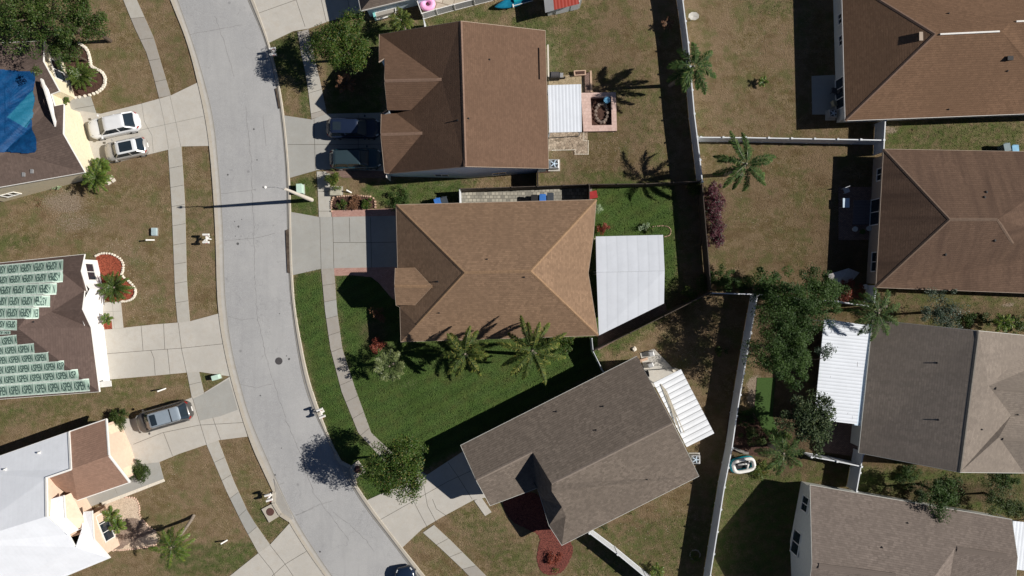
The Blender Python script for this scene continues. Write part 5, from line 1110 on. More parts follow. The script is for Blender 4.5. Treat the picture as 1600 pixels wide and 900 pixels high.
# ------------------------------------------------------------------ grass blades over the lawns (one mass)
g = np.random.default_rng(12); n = 300000
X = g.uniform(-46.8, 46.8, n); Y = g.uniform(-26.6, 26.6, n); px_, py_ = X / S + 800, 450 - Y / S
ok = np.ones(n, bool)
for pl in PAVED: ok &= ~inpoly(px_, py_, pl)
for pl in HOUSE_FOOT: ok &= ~inpoly(X, Y, pl)
ok &= ~inpoly(px_, py_, [tuple(q) for q in lo] + [tuple(q) for q in ro][::-1])
gA, bA, sA, dA = cover_fields(X, Y); ok &= g.random(n) < (1 - sA * .9)
ok &= g.random(n) < (.35 + .65 * gA) * (1 - .6 * bA)
X, Y, gA, bA, sA, dA = [a[ok] for a in (X, Y, gA, bA, sA, dA)]; n = len(X); print('grass', n)
az = g.uniform(0, 6.28, n); ln = g.uniform(.05, .13, n) * (.8 + .35 * gA); dirs = unit(np.stack([np.cos(az) * .8, np.sin(az) * .8, g.uniform(.25, .9, n)], 1)); nor = unit(np.stack([g.normal(size=n) * .4, g.normal(size=n) * .4, np.ones(n)], 1)); nor = unit(nor - dirs * (nor * dirs).sum(1)[:, None])
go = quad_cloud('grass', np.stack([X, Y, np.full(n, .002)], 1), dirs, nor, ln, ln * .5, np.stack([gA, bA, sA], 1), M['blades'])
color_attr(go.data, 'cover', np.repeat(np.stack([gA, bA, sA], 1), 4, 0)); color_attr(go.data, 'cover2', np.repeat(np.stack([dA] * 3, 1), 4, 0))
tag(go, 'short grass blades over all the lawns', 'grass', kind='stuff')
# ------------------------------------------------------------------ fences
def fence(label, pts, z=1.8, mat='vinyl', step=2.0, th=.05, post=.13, panel='solid', group=None, cat='fence', name='fence', rail=.09):
    W = [P(x, y, z) for x, y in pts]; t = thing(name, label, cat, (W[0].x, W[0].y, 0), group=group); b = MB(); posts = []
    for a, c in zip(W[:-1], W[1:]):
        L = (c - a).length; n = max(1, round(L / step)); d = (c - a) / n
        for i in range(n):
            p, q = a + d * i, a + d * (i + 1); m = (p + q) / 2; ang = math.atan2(d.y, d.x); l_ = (q - p).length
            if panel == 'solid':
                b.box((m.x, m.y, z / 2), (l_, th * .5, z - .1), ang); nb = max(3, int(l_ / .28))
                for k in range(nb):
                    r_ = p.lerp(q, (k + .5) / nb); b.box((r_.x, r_.y, z / 2), (l_ / nb - .03, th * .5 + .014, z - .12), ang)
                b.box((m.x, m.y, z - .05), (l_, rail, .1), ang); b.box((m.x, m.y, .12), (l_, rail, .1), ang)
            else:
                b.box((m.x, m.y, z - .04), (l_, .05, .06), ang); b.box((m.x, m.y, .5), (l_, .04, .05), ang); nb = int(l_ / .13)
                for k in range(nb): r_ = p.lerp(q, (k + .5) / nb); b.box((r_.x, r_.y, z / 2), (.03, .02, z - .1), ang)
            posts.append((p, ang))
        posts.append((c, ang))
    b.build('panel', M[mat], t); seen = []
    for p, ang in posts:
        if any((p - s_).length < .5 for s_ in seen): continue
        seen.append(p); bb = MB(); bb.box((p.x, p.y, (z + .06) / 2), (post, post, z + .06), ang); bb.box((p.x, p.y, z + .08), (post * 1.3, post * 1.3, .04), ang); bb.build('post', M[mat], t)
    return t
m_plain_k = M.setdefault('fence_dark', m_plain('dark_fence_wood', (.075, .06, .05), .9, 0, .3, 5))
fence('long white vinyl fence running down from the top edge beside the leaning palm', [(1060, -40), (1067, 0), (1075.5, 67), (1085, 178), (1094, 250), (1097.5, 284)])
fence('white vinyl cross fence below the bare middle yard, reaching to the chestnut house', [(1095, 214.5), (1165, 215), (1381, 219)])
fence('short white fence joining the chestnut house to the streaky brown house', [(1383.5, 188), (1381, 236)])
fence('dark wooden fence beside the purple shrubs', [(1097.5, 288), (1101, 330), (1111, 452)], mat='fence_dark', th=.04, post=.09, step=2.4, rail=.06)
fence('low white topped fence crossing above the dark yard under the feathery trees', [(1113, 458), (1182, 460), (1263, 468), (1309, 471), (1356, 478)], z=1.7, th=.04, post=.1)
fence('long slanting white vinyl fence from the feathery trees to the bottom edge', [(1183.5, 462), (1168, 550), (1151, 650), (1144, 700), (1132, 761), (1110, 900), (1104, 940)])
fence('white vinyl fence running from the grey tan roof to the bottom edge', [(921, 833), (965, 866), (1010, 903), (1050, 935)], step=2.2)
fence('short white fence closing the yard under the corrugated patio roof', [(1268, 714), (1308, 721), (1346, 729)])
fence('white side fence between the grey house and the lower right house', [(1349, 709), (1338.5, 768)])
fence('short white fence between the streaky brown house and the corrugated patio roof', [(1370, 447), (1366, 472)])
fence('thin white gate fence at the right corner of the tan roof', [(925, 529), (927, 549), (943, 581)], z=1.7, th=.04, post=.07, rail=.05)
fence('dark fence slanting behind the brick strip of the tan house patio', [(928, 548), (985, 520), (1039, 493), (1085, 470), (1111, 457)], mat='fence_dark', th=.04, post=.09, step=2.4, rail=.06)
fence('dark fence between the brown house yard and the shaded lawn', [(720, 295), (840, 291), (920, 288), (1010, 287), (1094, 283)], mat='fence_dark', th=.04, post=.09, step=2.4, rail=.06)
fence('dark gate panel between the brown house and the dark fence', [(840.5, 262), (840.5, 290)], mat='fence_dark', th=.04, post=.08, rail=.06)
fence('dark gate panel at the back end of the stone paved side yard', [(921, 289), (921, 312)], mat='fence_dark', th=.04, post=.08, rail=.06)
fence('white gate panel at the front end of the stone paved side yard', [(718, 296), (718.5, 319)], z=1.7, th=.04, post=.08, rail=.06)
M['grey_panel'] = m_plain('grey_screen', (.42, .42, .42), .7, 0, .05)
# top terrace enclosure
t = thing('terrace_railing', 'white framed grey panel railing round the terrace with the pink float', 'railing', P(700, 20, 0)); b = MB(); f = MB()
pp_ = [(647, -12), (659, 21), (681, 14.5), (709, 7), (740, -1), (772, -9)]
for a, c in zip(pp_[:-1], pp_[1:]):
    p, q = P(*a, 1.3), P(*c, 1.3); d = q - p; ang = math.atan2(d.y, d.x); m = (p + q) / 2; f.box((m.x, m.y, 1.28), (d.length, .07, .07), ang); b.box((m.x, m.y, .65), (d.length, .03, 1.2), ang); f.box((m.x, m.y, .06), (d.length, .08, .08), ang)
b.build('panel', M['grey_panel'], t); f.build('rail_frame', M['white'], t)
for a in pp_: p = P(*a, 1.3); bb = MB(); bb.box((p.x, p.y, .67), (.1, .1, 1.36)); bb.build('post', M['white'], t)
pave('terrace', [[(648, -30), (662, 24), (776, -8), (776, -40)]], m_paver('terrace_slabs', (.42, .36, .28), (.6, .54, .44), (.25, .2, .15), 1.0, .9, .04, .25), .06)
b = MB(); c = P(668, 6, .35)
ring = []; NN = 28; KK = 10
for i in range(NN):
    a = i / NN * 2 * math.pi
    for j in range(KK):
        e = j / KK * 2 * math.pi; r_ = .42 + .25 * math.cos(e); ring.append((c.x + r_ * math.cos(a) * 1.05, c.y + r_ * math.sin(a), .31 + .24 * math.sin(e)))
b.add(ring, [(i * KK + j, ((i + 1) % NN) * KK + j, ((i + 1) % NN) * KK + (j + 1) % KK, i * KK + (j + 1) % KK) for i in range(NN) for j in range(KK)]); tag(b.build('pool_float', M['pink'], smooth=True), 'round pink inflatable float on the terrace at the top edge', 'float')
fence('white side fence running down beside the terrace railing to the brown roof', [(662, 30), (664, 46)], z=1.5, th=.04, post=.07, rail=.05)
# kayak
def kayak(label, tip, tail, wd, mat):
    p, q = P(*tip, .3), P(*tail, .3); L = (q - p).length; d = (q - p).normalized(); n_ = Vector((-d.y, d.x, 0)); t = thing('kayak', label, 'kayak', (p.x, p.y, 0)); b = MB(); ns = 24; vs_ = []
    for i in range(ns + 1):
        u = i / ns; w_ = wd * math.sin(math.pi * min(1, max(.001, u))) ** .6 / 2; c_ = p + d * L * u; rise = .12 * (2 * u - 1) ** 4
        for j in range(9): a = j / 8 * math.pi; vs_.append(c_ + n_ * w_ * math.cos(a) + Vector((0, 0, .06 + rise + .16 * math.sin(a) * min(1, w_ * 4 / wd))))
    b.add(vs_, [(i * 9 + j, (i + 1) * 9 + j, (i + 1) * 9 + j + 1, i * 9 + j + 1) for i in range(ns) for j in range(8)]); b.build('hull', mat, t, smooth=True)
    b = MB(); c_ = p + d * L * .55; b.tube([c_ - d * .5 + Vector((0, 0, .23)), c_ + d * .5 + Vector((0, 0, .23))], .2, 10); b.build('cockpit', M['teal'], t); return t
kayak('teal blue kayak lying on the grass left of the red roofed shed', (773, 12), (842, -9), .95, m_plain('kayak_teal', (.01, .16, .26), .3, 0, .5, 1.2))
b = MB(); b.tube([P(802, 9, .5), P(833, 1, .5)], .03, 6); b.box(P(802, 9, .5), (.1, .3, .05), .2); tag(b.build('paddle', M['white']), 'thin white paddle lying across the teal kayak', 'paddle')
# shed
t = thing('shed', 'small garden shed with red metal roof and pale doors at the top edge', 'shed', P(880, 5)); b = MB()
base = [P(856, 25, 0), P(906, 13, 0), P(900, -40, 0), P(850, -30, 0)]; b.slab(base, 0, 1.9); b.build('wall', M['greyw'], t)
b = MB(); b.uv = []
for pts in [[P(852, 20, 1.95), P(866, 16, 2.35), P(860, -45, 2.35), P(846, -38, 1.95)], ]:
    b.add(pts, [(0, 1, 2, 3)]); b.uv += [(0, 0), (.8, 0), (.8, 2), (0, 2)]
b.build('roof_flap', M['white'], t)
b = MB(); b.uv = []; pts = [P(866, 15.5, 2.35), P(905, 6, 2.0), P(899, -50, 2.0), P(860, -45, 2.35)]; b.add(pts, [(0, 1, 2, 3)]); b.uv += [(0, 0), (2.2, 0), (2.2, 3), (0, 3)]; b.build('roof', M['redroof'], t)
for x0, x1 in ((868, 888), (891, 903)):
    b = MB(); p, q = P(x0, 22 - (x0 - 856) * .24, 0), P(x1, 22 - (x1 - 856) * .24, 0); d = q - p; m = (p + q) / 2 + Vector((0, -.2, 0)); b.box((m.x, m.y, .9), (d.length, .06, 1.7), math.atan2(d.y, d.x)); b.build('door', M['vinyl'], t)
# glass topped planter by top house
t = thing('cold_frame', 'low aqua ended glazed planter frame against the wall of the top edge house', 'planter', P(598, 22)); b = MB(); b.slab([P(586, 20), P(618, 12), P(619, 22), P(590, 30)], 0, .6); b.build('bed', M['conc_walk2'], t)
b = MB()
for a, c in (((585, 20), (618, 12)), ((585, 20), (589, 31)), ((589, 31), (619, 22)), ((618, 12), (619, 22))): b.beam(P(*a, .66), P(*c, .66), .1, .1)
b.build('frame', M['white'], t); b = MB(); b.slab([P(583.5, 19), P(586.5, 18.5), P(590, 31), P(586.5, 32)], .0, .8); b.build('end_panel', m_plain('aqua_panel', (.25, .62, .60), .4), t)
# ------------------------------------------------------------------ firepit yard
t = thing('fire_pit', 'square sunken pit ringed with rocks inside a pink paver border behind the brown house', 'fire pit', P(936, 176)); b = MB()
O = [(907, 147), (961, 146), (963, 206), (911, 207)]; Ii = [(922, 154), (954, 153.5), (955, 197), (924, 197.5)]
zb = .42
for i in range(4):
    j = (i + 1) % 4; a, c, d, e = P(*O[i]), P(*O[j]), P(*Ii[j]), P(*Ii[i]); vs_ = [(p.x, p.y, zb) for p in (a, c, d, e)] + [(p.x, p.y, 0) for p in (a, c, d, e)]
    b.add(vs_, [(3, 2, 1, 0), (0, 1, 5, 4), (2, 3, 7, 6)])
b.build('border', m_paver('pink_border', (.60, .42, .36), (.68, .50, .44), (.48, .34, .29), .3, .3, .012), t)
b = MB(); b.slab([P(*q) for q in Ii], 0.01, .05); b.build('pit_floor', M['mulch_br'], t)
for i in range(15):
    a = i / 15 * 2 * math.pi; b = MB(); c = P(939.5 + 9.5 * math.cos(a), 177 + 14.5 * math.sin(a)); b.stone((c.x, c.y, .05), .2, .2, i); b.build('rock', m_rock('pit_rock', [(.16, .12, .1), (.34, .27, .22)], 3) if i == 0 else bpy.data.materials['pit_rock'], t)
b = MB(); c = P(948.5, 156, .5); b.disc(c, .27, .05, .55, 20, 0, .3); b.disc(c, .24, .55, .56, 20); tag(b.build('bucket', M['blue_lt']), 'round light blue bucket in the corner of the rock pit', 'bucket')
# grill, AC units
t = thing('grill', 'black barbecue grill beside the corrugated patio roof of the brown house', 'grill', P(866, 122)); b = MB(); c = P(866, 122); b.box((c.x, c.y, .55), (.9, .5, .9)); b.build('cart', M['dark'], t); b = MB(); b.tube([(c.x - .35, c.y, 1.0), (c.x + .35, c.y, 1.0)], .26, 14); b.build('lid', M['iron'], t); b = MB(); b.box((c.x + .6, c.y, .9), (.3, .4, .04)); b.build('side_shelf', M['steel'], t)
b = MB(); c = P(882, 121, .3); b.disc(c, .08, .0, .35, 10); tag(b.build('bottle', M['dark']), 'tiny dark object standing on the tan flagstones above the patio roof', 'pot')
t = thing('raised_planter', 'small brick planter box on the tan flagstones behind the brown house', 'planter', P(903, 116)); b = MB(); b.slab([P(896, 112), P(915, 111), P(915, 119), P(897, 120)], 0, .35); b.build('box', M['edging_p'], t); b = MB(); b.slab([P(898, 113.5), P(913, 112.5), P(913, 117.5), P(899, 118.5)], .3, .36); b.build('soil', M['mulch_br'], t)
t = thing('garden_wall', 'low brown brick wall running down to the pink paver pit', 'wall', P(918, 130)); b = MB(); b.slab([P(913, 118), P(923, 112), P(924, 145), P(914, 145)], 0, .25); b.build('core', M['brickpave'], t); b = MB(); b.slab([P(921, 112), P(924, 112), P(925, 145), P(922, 145)], .25, .3); b.build('coping', M['edging_p'], t)
def ac(label, px, py, r=.38, pad=True):
    c = P(px, py, .7); t = thing('air_conditioner', label, 'air conditioner', (c.x, c.y, 0)); b = MB(); b.box((c.x, c.y, .4), (r * 2, r * 2, .7)); bevel(b.build('case', M['steel'], t), .05, 2)
    if pad: b = MB(); b.box((c.x + .03, c.y - .03, .06), (r * 2.5, r * 2.5, .1)); b.build('pad', M['conc'], t)
    b = MB(); b.disc(c, r * .82, .75, .765, 24); b.build('fan_opening', M['dark'], t)
    b = MB(); b.disc(c, r * .2, .775, .80, 12)
    for k in range(5): a = k * 1.257; b.beam((c.x, c.y, .772), (c.x + r * .75 * math.cos(a), c.y + r * .75 * math.sin(a), .772), .09, .01)
    b.build('fan', M['blueg'], t)
    b = MB()
    for rr_ in (.3, .55, .8):
        pts = [(c.x + r * rr_ * math.cos(a * math.pi / 10), c.y + r * rr_ * math.sin(a * math.pi / 10), .8) for a in range(21)]; b.tube(pts, .007, 4)
    b.build('grille', M['steel'], t)
ac('air conditioner on a pale pad at the lower back corner of the brown house', 866, 256, .42)
ac('air conditioner behind the grey tan house next to its slatted patio roof', 1087, 718, .4)
ac('air conditioner on the shaded slab against the chestnut house', 1302, 177, .36)
# bins
def bin_(label, px, py, mat, rz=0, z=1.0, lid=None):
    c = P(px, py, z); t = thing('wheelie_bin', label, 'bin', (c.x, c.y, 0)); b = MB(); hs = ((-.27, -.33), (.27, -.33), (.27, .33), (-.27, .33)); co, si = math.cos(rz), math.sin(rz)
    lo_ = [(c.x + (x * co - y * si) * .8, c.y + (x * si + y * co) * .8, .03) for x, y in hs]; hi_ = [(c.x + x * co - y * si, c.y + x * si + y * co, z - .06) for x, y in hs]
    b.add(lo_ + hi_, [(3, 2, 1, 0), (4, 5, 6, 7), (0, 1, 5, 4), (1, 2, 6, 5), (2, 3, 7, 6), (3, 0, 4, 7)]); b.build('bin_body', mat, t)
    b = MB(); b.box((c.x, c.y, z - .02), (.6, .72, .06), rz); b.tube([(c.x - .25, c.y + .38, z - .03), (c.x + .25, c.y + .38, z - .03)], .025, 6); bevel(b.build('lid', lid or mat, t), .03, 2)
m_bg = m_plain('dark_grey_plastic', (.05, .06, .075), .5)
bin_('blue lidded bin in the stone paved side yard of the tan house', 848, 310, M['blue'])
bin_('dark grey bin right of the blue one on the stone paving', 860, 308, m_bg)
bin_('dark bin left of the blue one on the stone paving', 835, 311, M['dark'])
bin_('blue bin by the front gate of the stone paved side yard', 684, 316, M['blue'], .3)
bin_('grey bin by the front gate of the stone paved side yard', 694, 314, m_bg, .3)
bin_('grey green bin on the grass between the two right edge houses', 1574, 230, m_plain('greygreen_plastic', (.16, .22, .24), .5), .2)
bin_('light blue bin right of the grey green one, between the two right edge houses', 1587, 233, M['blue_lt'], .1)
b = MB(); c = P(926, 305, .3); b.box((c.x, c.y, .3), (.7, .6, .55), .2); b.box((c.x, c.y, .6), (.76, .66, .06), .2); tag(b.build('storage_box', m_plain('red_plastic', (.33, .03, .03), .5)), 'red storage box beside the back gate of the tan house', 'box')
# ------------------------------------------------------------------ street furniture
p0 = P(487, 312.5); z1 = 7.5; p1 = P(446, 295.5, z1)
t = thing('street_lamp', 'tall pale concrete street lamp post leaning out over the road on the right kerb', 'street lamp', p0)
b = MB(); b.tube([p0, (p0 + Vector(p1)) / 2 + Vector((0, 0, -.0)), p1], [.19, .155, .11], 12); b.build('pole', m_plain('pole_concrete', (.62, .56, .48), .8, 0, .08), t)
b = MB(); a1 = P(443, 292.5, z1 + .25); a2 = P(430, 292.3, z1 + .55); a3 = P(417, 292.5, z1 + .6); b.tube([p1 - Vector((0, 0, .4)), a1, a2, a3], .035, 8); b.tube([p1 - Vector((0, 0, 1.0)), a2], .02, 6); b.build('arm', M['steel'], t)
b = MB(); a4 = P(412, 292.8, z1 + .58); b.tube([a3, (a3 + a4) / 2, a4], [.06, .13, .09], 12); b.build('lamp_head', M['white'], t); b = MB(); b.disc(a4, .05, a4.z + .08, a4.z + .16, 10); b.build('photocell', M['dark'], t)
def ubox(label, px, py, w_, l_, h, rz, mat, name='utility_box'):
    c = P(px, py, h); t = thing(name, label, 'utility box', (c.x, c.y, 0)); b = MB(); b.box((c.x, c.y, h / 2), (w_, l_, h), rz); bevel(b.build('cabinet', mat, t), .04, 2); b = MB(); b.box((c.x, c.y, h + .02), (w_ * 1.05, l_ * 1.04, .05), rz); bevel(b.build('lid', mat, t), .02, 2); b = MB(); b.box((c.x, c.y, .02), (w_ * 1.2, l_ * 1.15, .08), rz); b.build('base', M['conc_walk2'], t)
ubox('pale green utility cabinet on the verge beside the street lamp', 467.5, 294.5, .5, .82, .75, .05, M['greenbox'])
ubox('pale green utility cabinet on the little verge above the third driveway', 336, 590, .62, .42, .6, .28, M['greenbox'])
ubox('low pale blue utility lid on the brown lawn near the left pavement', 240.5, 362, .45, .66, .25, 0, M['bluelid'])
ubox('concrete electrical box below the yellow green shrub by the pavement', 524, 298, .95, .8, .5, 0, m_plain('weathered_box', (.40, .38, .30), .8, 0, .2, 3))
def marker(label, px, py, dx, dy, h=.75, group='white utility marker posts'):
    p = P(px, py); t = thing('marker_post', label, 'marker post', p, group=None); b = MB(); b.tube([p, p + Vector((dx, dy, h))], .065, 8); b.tube([p + Vector((dx, dy, h)), p + Vector((dx, dy, h + .05))], [.085, .03], 8); b.build('post', M['white'], t)
marker('thin white marker post beside the pale blue utility lid', 241, 375, -.35, -.05)
marker('thin white marker post on the lawn above the parked grey car', 259, 607, -.35, -.15)
marker('thin white marker post on the brown lawn left of the lower storm drain', 355, 844, -.3, -.1, .6)
marker('small white bent vent pipe on the grass above the brick edged bed', 549, 301, -.3, .15, .5)
def mailbox(label, px, py, rz, n=2, mat='white', spread=.34, hgt=1.15):
    c = P(px, py, hgt); t = thing('mailbox', label, 'mailbox', (c.x, c.y, 0)); co, si = math.cos(rz), math.sin(rz)
    def L(x, y, z): return (c.x + x * co - y * si, c.y + x * si + y * co, z)
    b = MB(); b.box(L(0, 0, .5), (.1, .1, 1.0), rz); b.build('post', M[mat], t); b = MB(); b.box(L(0, 0, .93), (.16, spread * 2 + .2, .07), rz); b.beam(L(-.25, -spread * .6, .9), L(.28, spread * .6, .9), .08, .08); b.build('cross_arm', M[mat], t)
    for k in range(n):
        y = (k - (n - 1) / 2) * spread * 2 / max(1, n - 1) if n > 1 else 0; b = MB(); ns = 9; vs_ = []
        for x in (-.27, .27):
            for j in range(ns): a = j / (ns - 1) * math.pi; vs_.append(L(x, y + .1 * math.cos(a), 1.08 + .11 * math.sin(a)))
            vs_ += [L(x, y - .1, .97), L(x, y + .1, .97)]
        m_ = ns + 2; b.add(vs_, [(j, (j + 1) % m_, (j + 1) % m_ + m_, j + m_) for j in range(m_)] + [list(range(m_))[::-1], list(range(m_, 2 * m_))]); bx_ = b.build('box', M[mat], t)
        b = MB(); b.box(L(.28, y, 1.08), (.02, .17, .2), rz); b.build('door', M[mat], bx_); b = MB(); b.box(L(.1, y - .12, 1.15), (.16, .02, .05), rz); b.build('flag', m_plain('flag_red', (.5, .03, .02), .5) if 'flag_red' not in bpy.data.materials else bpy.data.materials['flag_red'], bx_)
mailbox('twin white mailboxes on the brown verge left of the road, across from the street lamp', 321, 372.5, 0.0)
mailbox('twin white mailboxes standing out over the right kerb beside the green verge', 501, 646, .35)
mailbox('twin white mailboxes next to the sunlit storm drain', 419, 778, .3, spread=.24)
mailbox('twin greyish mailboxes in the tree shade near the top driveway', 425.5, 80, .1, spread=.26)
# satellite dish
c = P(1084, 25, 1.1); t = thing('satellite_dish', 'white octagonal dish on a short pole beside the long white fence', 'dish', P(1080, 22)); b = MB(); N8 = 8
vs_ = [(c.x + .5 * math.cos(k * math.pi / 4 + .3), c.y + .38 * math.sin(k * math.pi / 4 + .3), 1.1) for k in range(8)] + [(c.x, c.y, 1.0)]; b.add(vs_, [(k, (k + 1) % 8, 8) for k in range(8)] + [(8, (k + 1) % 8, k) for k in range(8)]); b.build('dish', M['white'], t); b = MB(); b.tube([(c.x, c.y, 0), (c.x, c.y, 1.0)], .04, 8); b.build('pole', M['steel'], t)
# bed edgings
def edging(label, pts, mat, r=.13, h=.16, name='bed_edging', closed=False):
    w_ = [P(*q) for q in pts]; b = MB(); s_ = 0; i = 0
    for a, c_ in zip(w_[:-1], w_[1:]):
        L = (c_ - a).length; n = max(1, int(L / (r * 1.9)))
        for k in range(n): q = a.lerp(c_, k / n); b.stone((q.x, q.y, 0), r * 1.1, h, i); i += 1
    tag(b.build(name, mat), label, 'edging')
def arc(pts, n=2):
    for _ in range(n):
        q = [pts[0]]
        for a, c_ in zip(pts[:-1], pts[1:]): q += [(a[0] * .75 + c_[0] * .25, a[1] * .75 + c_[1] * .25), (a[0] * .25 + c_[0] * .75, a[1] * .25 + c_[1] * .75)]
        q.append(pts[-1]); pts = q
    return pts
edging('wavy white stone edging round the bright red mulch bed', arc([(150, 400), (160, 395), (178, 397), (193, 408), (193, 424), (189, 430), (203, 440), (213, 452), (211, 464), (202, 470), (190, 471)]), M['edging'], .11)
edging('scalloped white stone edging round the bed below the upper left oak', arc([(124, 68), (136, 76), (141, 90), (142, 103), (148, 107), (160, 112), (166, 124), (162, 138), (146, 148), (112, 154)]), M['edging'], .15)
edging('pinkish brick edging round the narrow bed at the side of the main driveway', arc([(518, 330), (518, 310), (530, 306), (576, 306), (586, 311), (587, 328)], 1), M['edging_p'], .1)
edging('pinkish stone edging round the tan pebble bed', arc([(196, 777), (212, 777), (219, 792), (217, 806), (232, 822), (248, 834), (250, 846), (240, 853), (215, 857), (186, 860), (170, 858)]), m_plain('rose_stone', (.66, .46, .36), .8), .08, .1)
edging('looped pale edging beside the patio roof on the shaded lawn', arc([(1020, 354), (1040, 352), (1049, 358), (1047, 368), (1038, 370)]), M['edging_p'], .06, .08)
edging('pale ring of stones round the small plant near the bottom fence', [(1086 + 8 * math.cos(a * .6), 867 + 8 * math.sin(a * .6)) for a in range(12)], M['conc_walk2'], .06, .08)
edging('pale border line of the flagstone corner behind the brown house', [(912, 206), (912, 220), (919, 220), (919, 241), (899, 241), (899, 234), (861, 235)], M['edging'], .05, .06)
# inflatable boat
t = thing('inflatable_boat', 'white and teal inflatable boat lying beside the slanting white fence', 'boat', P(1162, 727)); b = MB(); b2 = MB(); c = P(1162, 727, .3); ang = R(12); NN = 40; KK = 8; v1 = []; v2 = []
for i in range(NN):
    a = i / NN * 2 * math.pi; sx = 1.0; rx, ry = .92 * abs(math.cos(a)) ** .55 * math.copysign(1, math.cos(a)), .52 * abs(math.sin(a)) ** .6 * math.copysign(1, math.sin(a)); nx_, ny_ = math.cos(a), math.sin(a)
    for j in range(KK):
        e = j / KK * 2 * math.pi; rr_ = .17 * (1 + .05 * math.sin(i * 2.1)); X_ = rx + nx_ * rr_ * math.cos(e); Y_ = ry + ny_ * rr_ * math.cos(e); co, si = math.cos(ang), math.sin(ang)
        v1.append((c.x + X_ * co - Y_ * si, c.y + X_ * si + Y_ * co, .36 + rr_ * math.sin(e)))
        rr2 = .19; X_ = rx * 1.04 + nx_ * (rr2 * math.cos(e)); Y_ = ry * 1.05 + ny_ * (rr2 * math.cos(e)); v2.append((c.x - .1 + X_ * co - Y_ * si, c.y + .04 + X_ * si + Y_ * co, .17 + rr2 * .8 * math.sin(e)))
fs = [(i * KK + j, ((i + 1) % NN) * KK + j, ((i + 1) % NN) * KK + (j + 1) % KK, i * KK + (j + 1) % KK) for i in range(NN) for j in range(KK)]
b.add(v1, fs); b.build('upper_tube', M['white'], t, smooth=True); b2.add(v2, fs); b2.build('lower_tube', M['teal'], t, smooth=True)
b = MB(); b.slab([(c.x + x * math.cos(ang) - y * math.sin(ang), c.y + x * math.sin(ang) + y * math.cos(ang)) for x, y in ((-.8, -.4), (.8, -.4), (.8, .4), (-.8, .4))], .05, .1); b.build('floor', M['dark'], t)
b = MB(); b.tube([(c.x - .5, c.y + .05, .3), (c.x + .5, c.y + .2, .34)], .09, 8); b.tube([(c.x + .3, c.y - .3, .3), (c.x + .5, c.y + .4, .34)], .09, 8); b.build('seat', M['white'], t, smooth=True)
b = MB()
for i in range(4): a = P(1146 + i * 5, 700 + i * 2.5, .2); c_ = P(1158 + i * 4, 705 + i, .35); b.beam(a, c_, .22, .05)
tag(b.build('board_pile', m_plain('grey_boards', (.35, .32, .29), .9)), 'few pale boards leaning by the slanting fence above the inflatable boat', 'lumber')
# folded canopy
t = thing('patio_umbrella', 'closed pale canopy lying tilted in the shade of the streaky brown house', 'umbrella', P(1318, 433)); b = MB()
pts = [P(1293, 429, .3), P(1326, 419, .4), P(1343, 426, .2), P(1330, 441, .3), P(1300, 447, .3)]; mid_ = P(1318, 433, .55); b.add(pts + [mid_], [(i, 5, (i + 1) % 5) for i in range(5)] + [((i + 1) % 5, 5, i) for i in range(5)][:0]); b.build('canopy', m_plain('canopy_cloth', (.42, .40, .40), .8), t); b = MB(); b.tube([P(1318, 433, 0), P(1318, 433, .52)], .04, 8); b.build('pole', M['steel'], t)
# shaded patio furniture
t = thing('patio_table', 'pale blue topped table in the shade behind the streaky brown house', 'table', P(1322, 317)); b = MB(); c = P(1322, 317, .7); b.box((c.x, c.y, .7), (.62, .85, .06)); bevel(b.build('tabletop', M['blueg'], t), .05, 2)
for sx in (-1, 1):
    for sy in (-1, 1): b = MB(); b.box((c.x + sx * .25, c.y + sy * .36, .34), (.05, .05, .68)); b.build('leg', M['steel'], t)
pave('deck', [[(1333, 313), (1365, 313), (1363, 351), (1331, 351)]], m_paver('deck_boards', (.19, .16, .17), (.16, .14, .15), (.05, .045, .05), 4.0, .14, .012), .12)
def chair(label, px, py, rz, mat):
    c = P(px, py); t = thing('patio_chair', label, 'chair', (c.x, c.y, 0), rz); b = MB(); b.box((0, 0, .44), (.5, .5, .05)); b.build('seat', mat, t, local=True); b = MB(); b.box((-.25, 0, .7), (.05, .5, .5)); b.build('backrest', mat, t, local=True)
    for sx in (-1, 1):
        for sy in (-1, 1): b = MB(); b.box((sx * .22, sy * .22, .21), (.04, .04, .42)); b.build('leg', mat, t, local=True)
chair('yellowish patio chair on the shaded slab of the chestnut house', 1300, 164, .3, m_plain('chair_tan', (.35, .32, .22), .6))
chair('dark patio chair on the shaded slab of the chestnut house', 1301, 144, 2.9, M['iron'])
chair('pale chair in the shade above the pale blue table', 1319, 298, -1.2, m_plain('chair_white', (.45, .46, .48), .6))
for (x, y, lab, mt) in [(1336, 358, 'round pale pot beside the shaded deck, left one', 'greyw'), (1358, 357, 'round pale pot beside the shaded deck, right one', 'greyw'), (1348, 362, 'green potted plant between two pale pots on the shaded patio', 'turf'), (1352, 448, 'small white pot in the shade under the streaky brown eaves', 'white')]:
    b = MB(); c = P(x, y, .3); b.disc(c, .16, 0, .35, 14, 0, .24); b.disc(c, .2, .35, .36, 14); tag(b.build('pot', M[mt]), lab, 'pot')
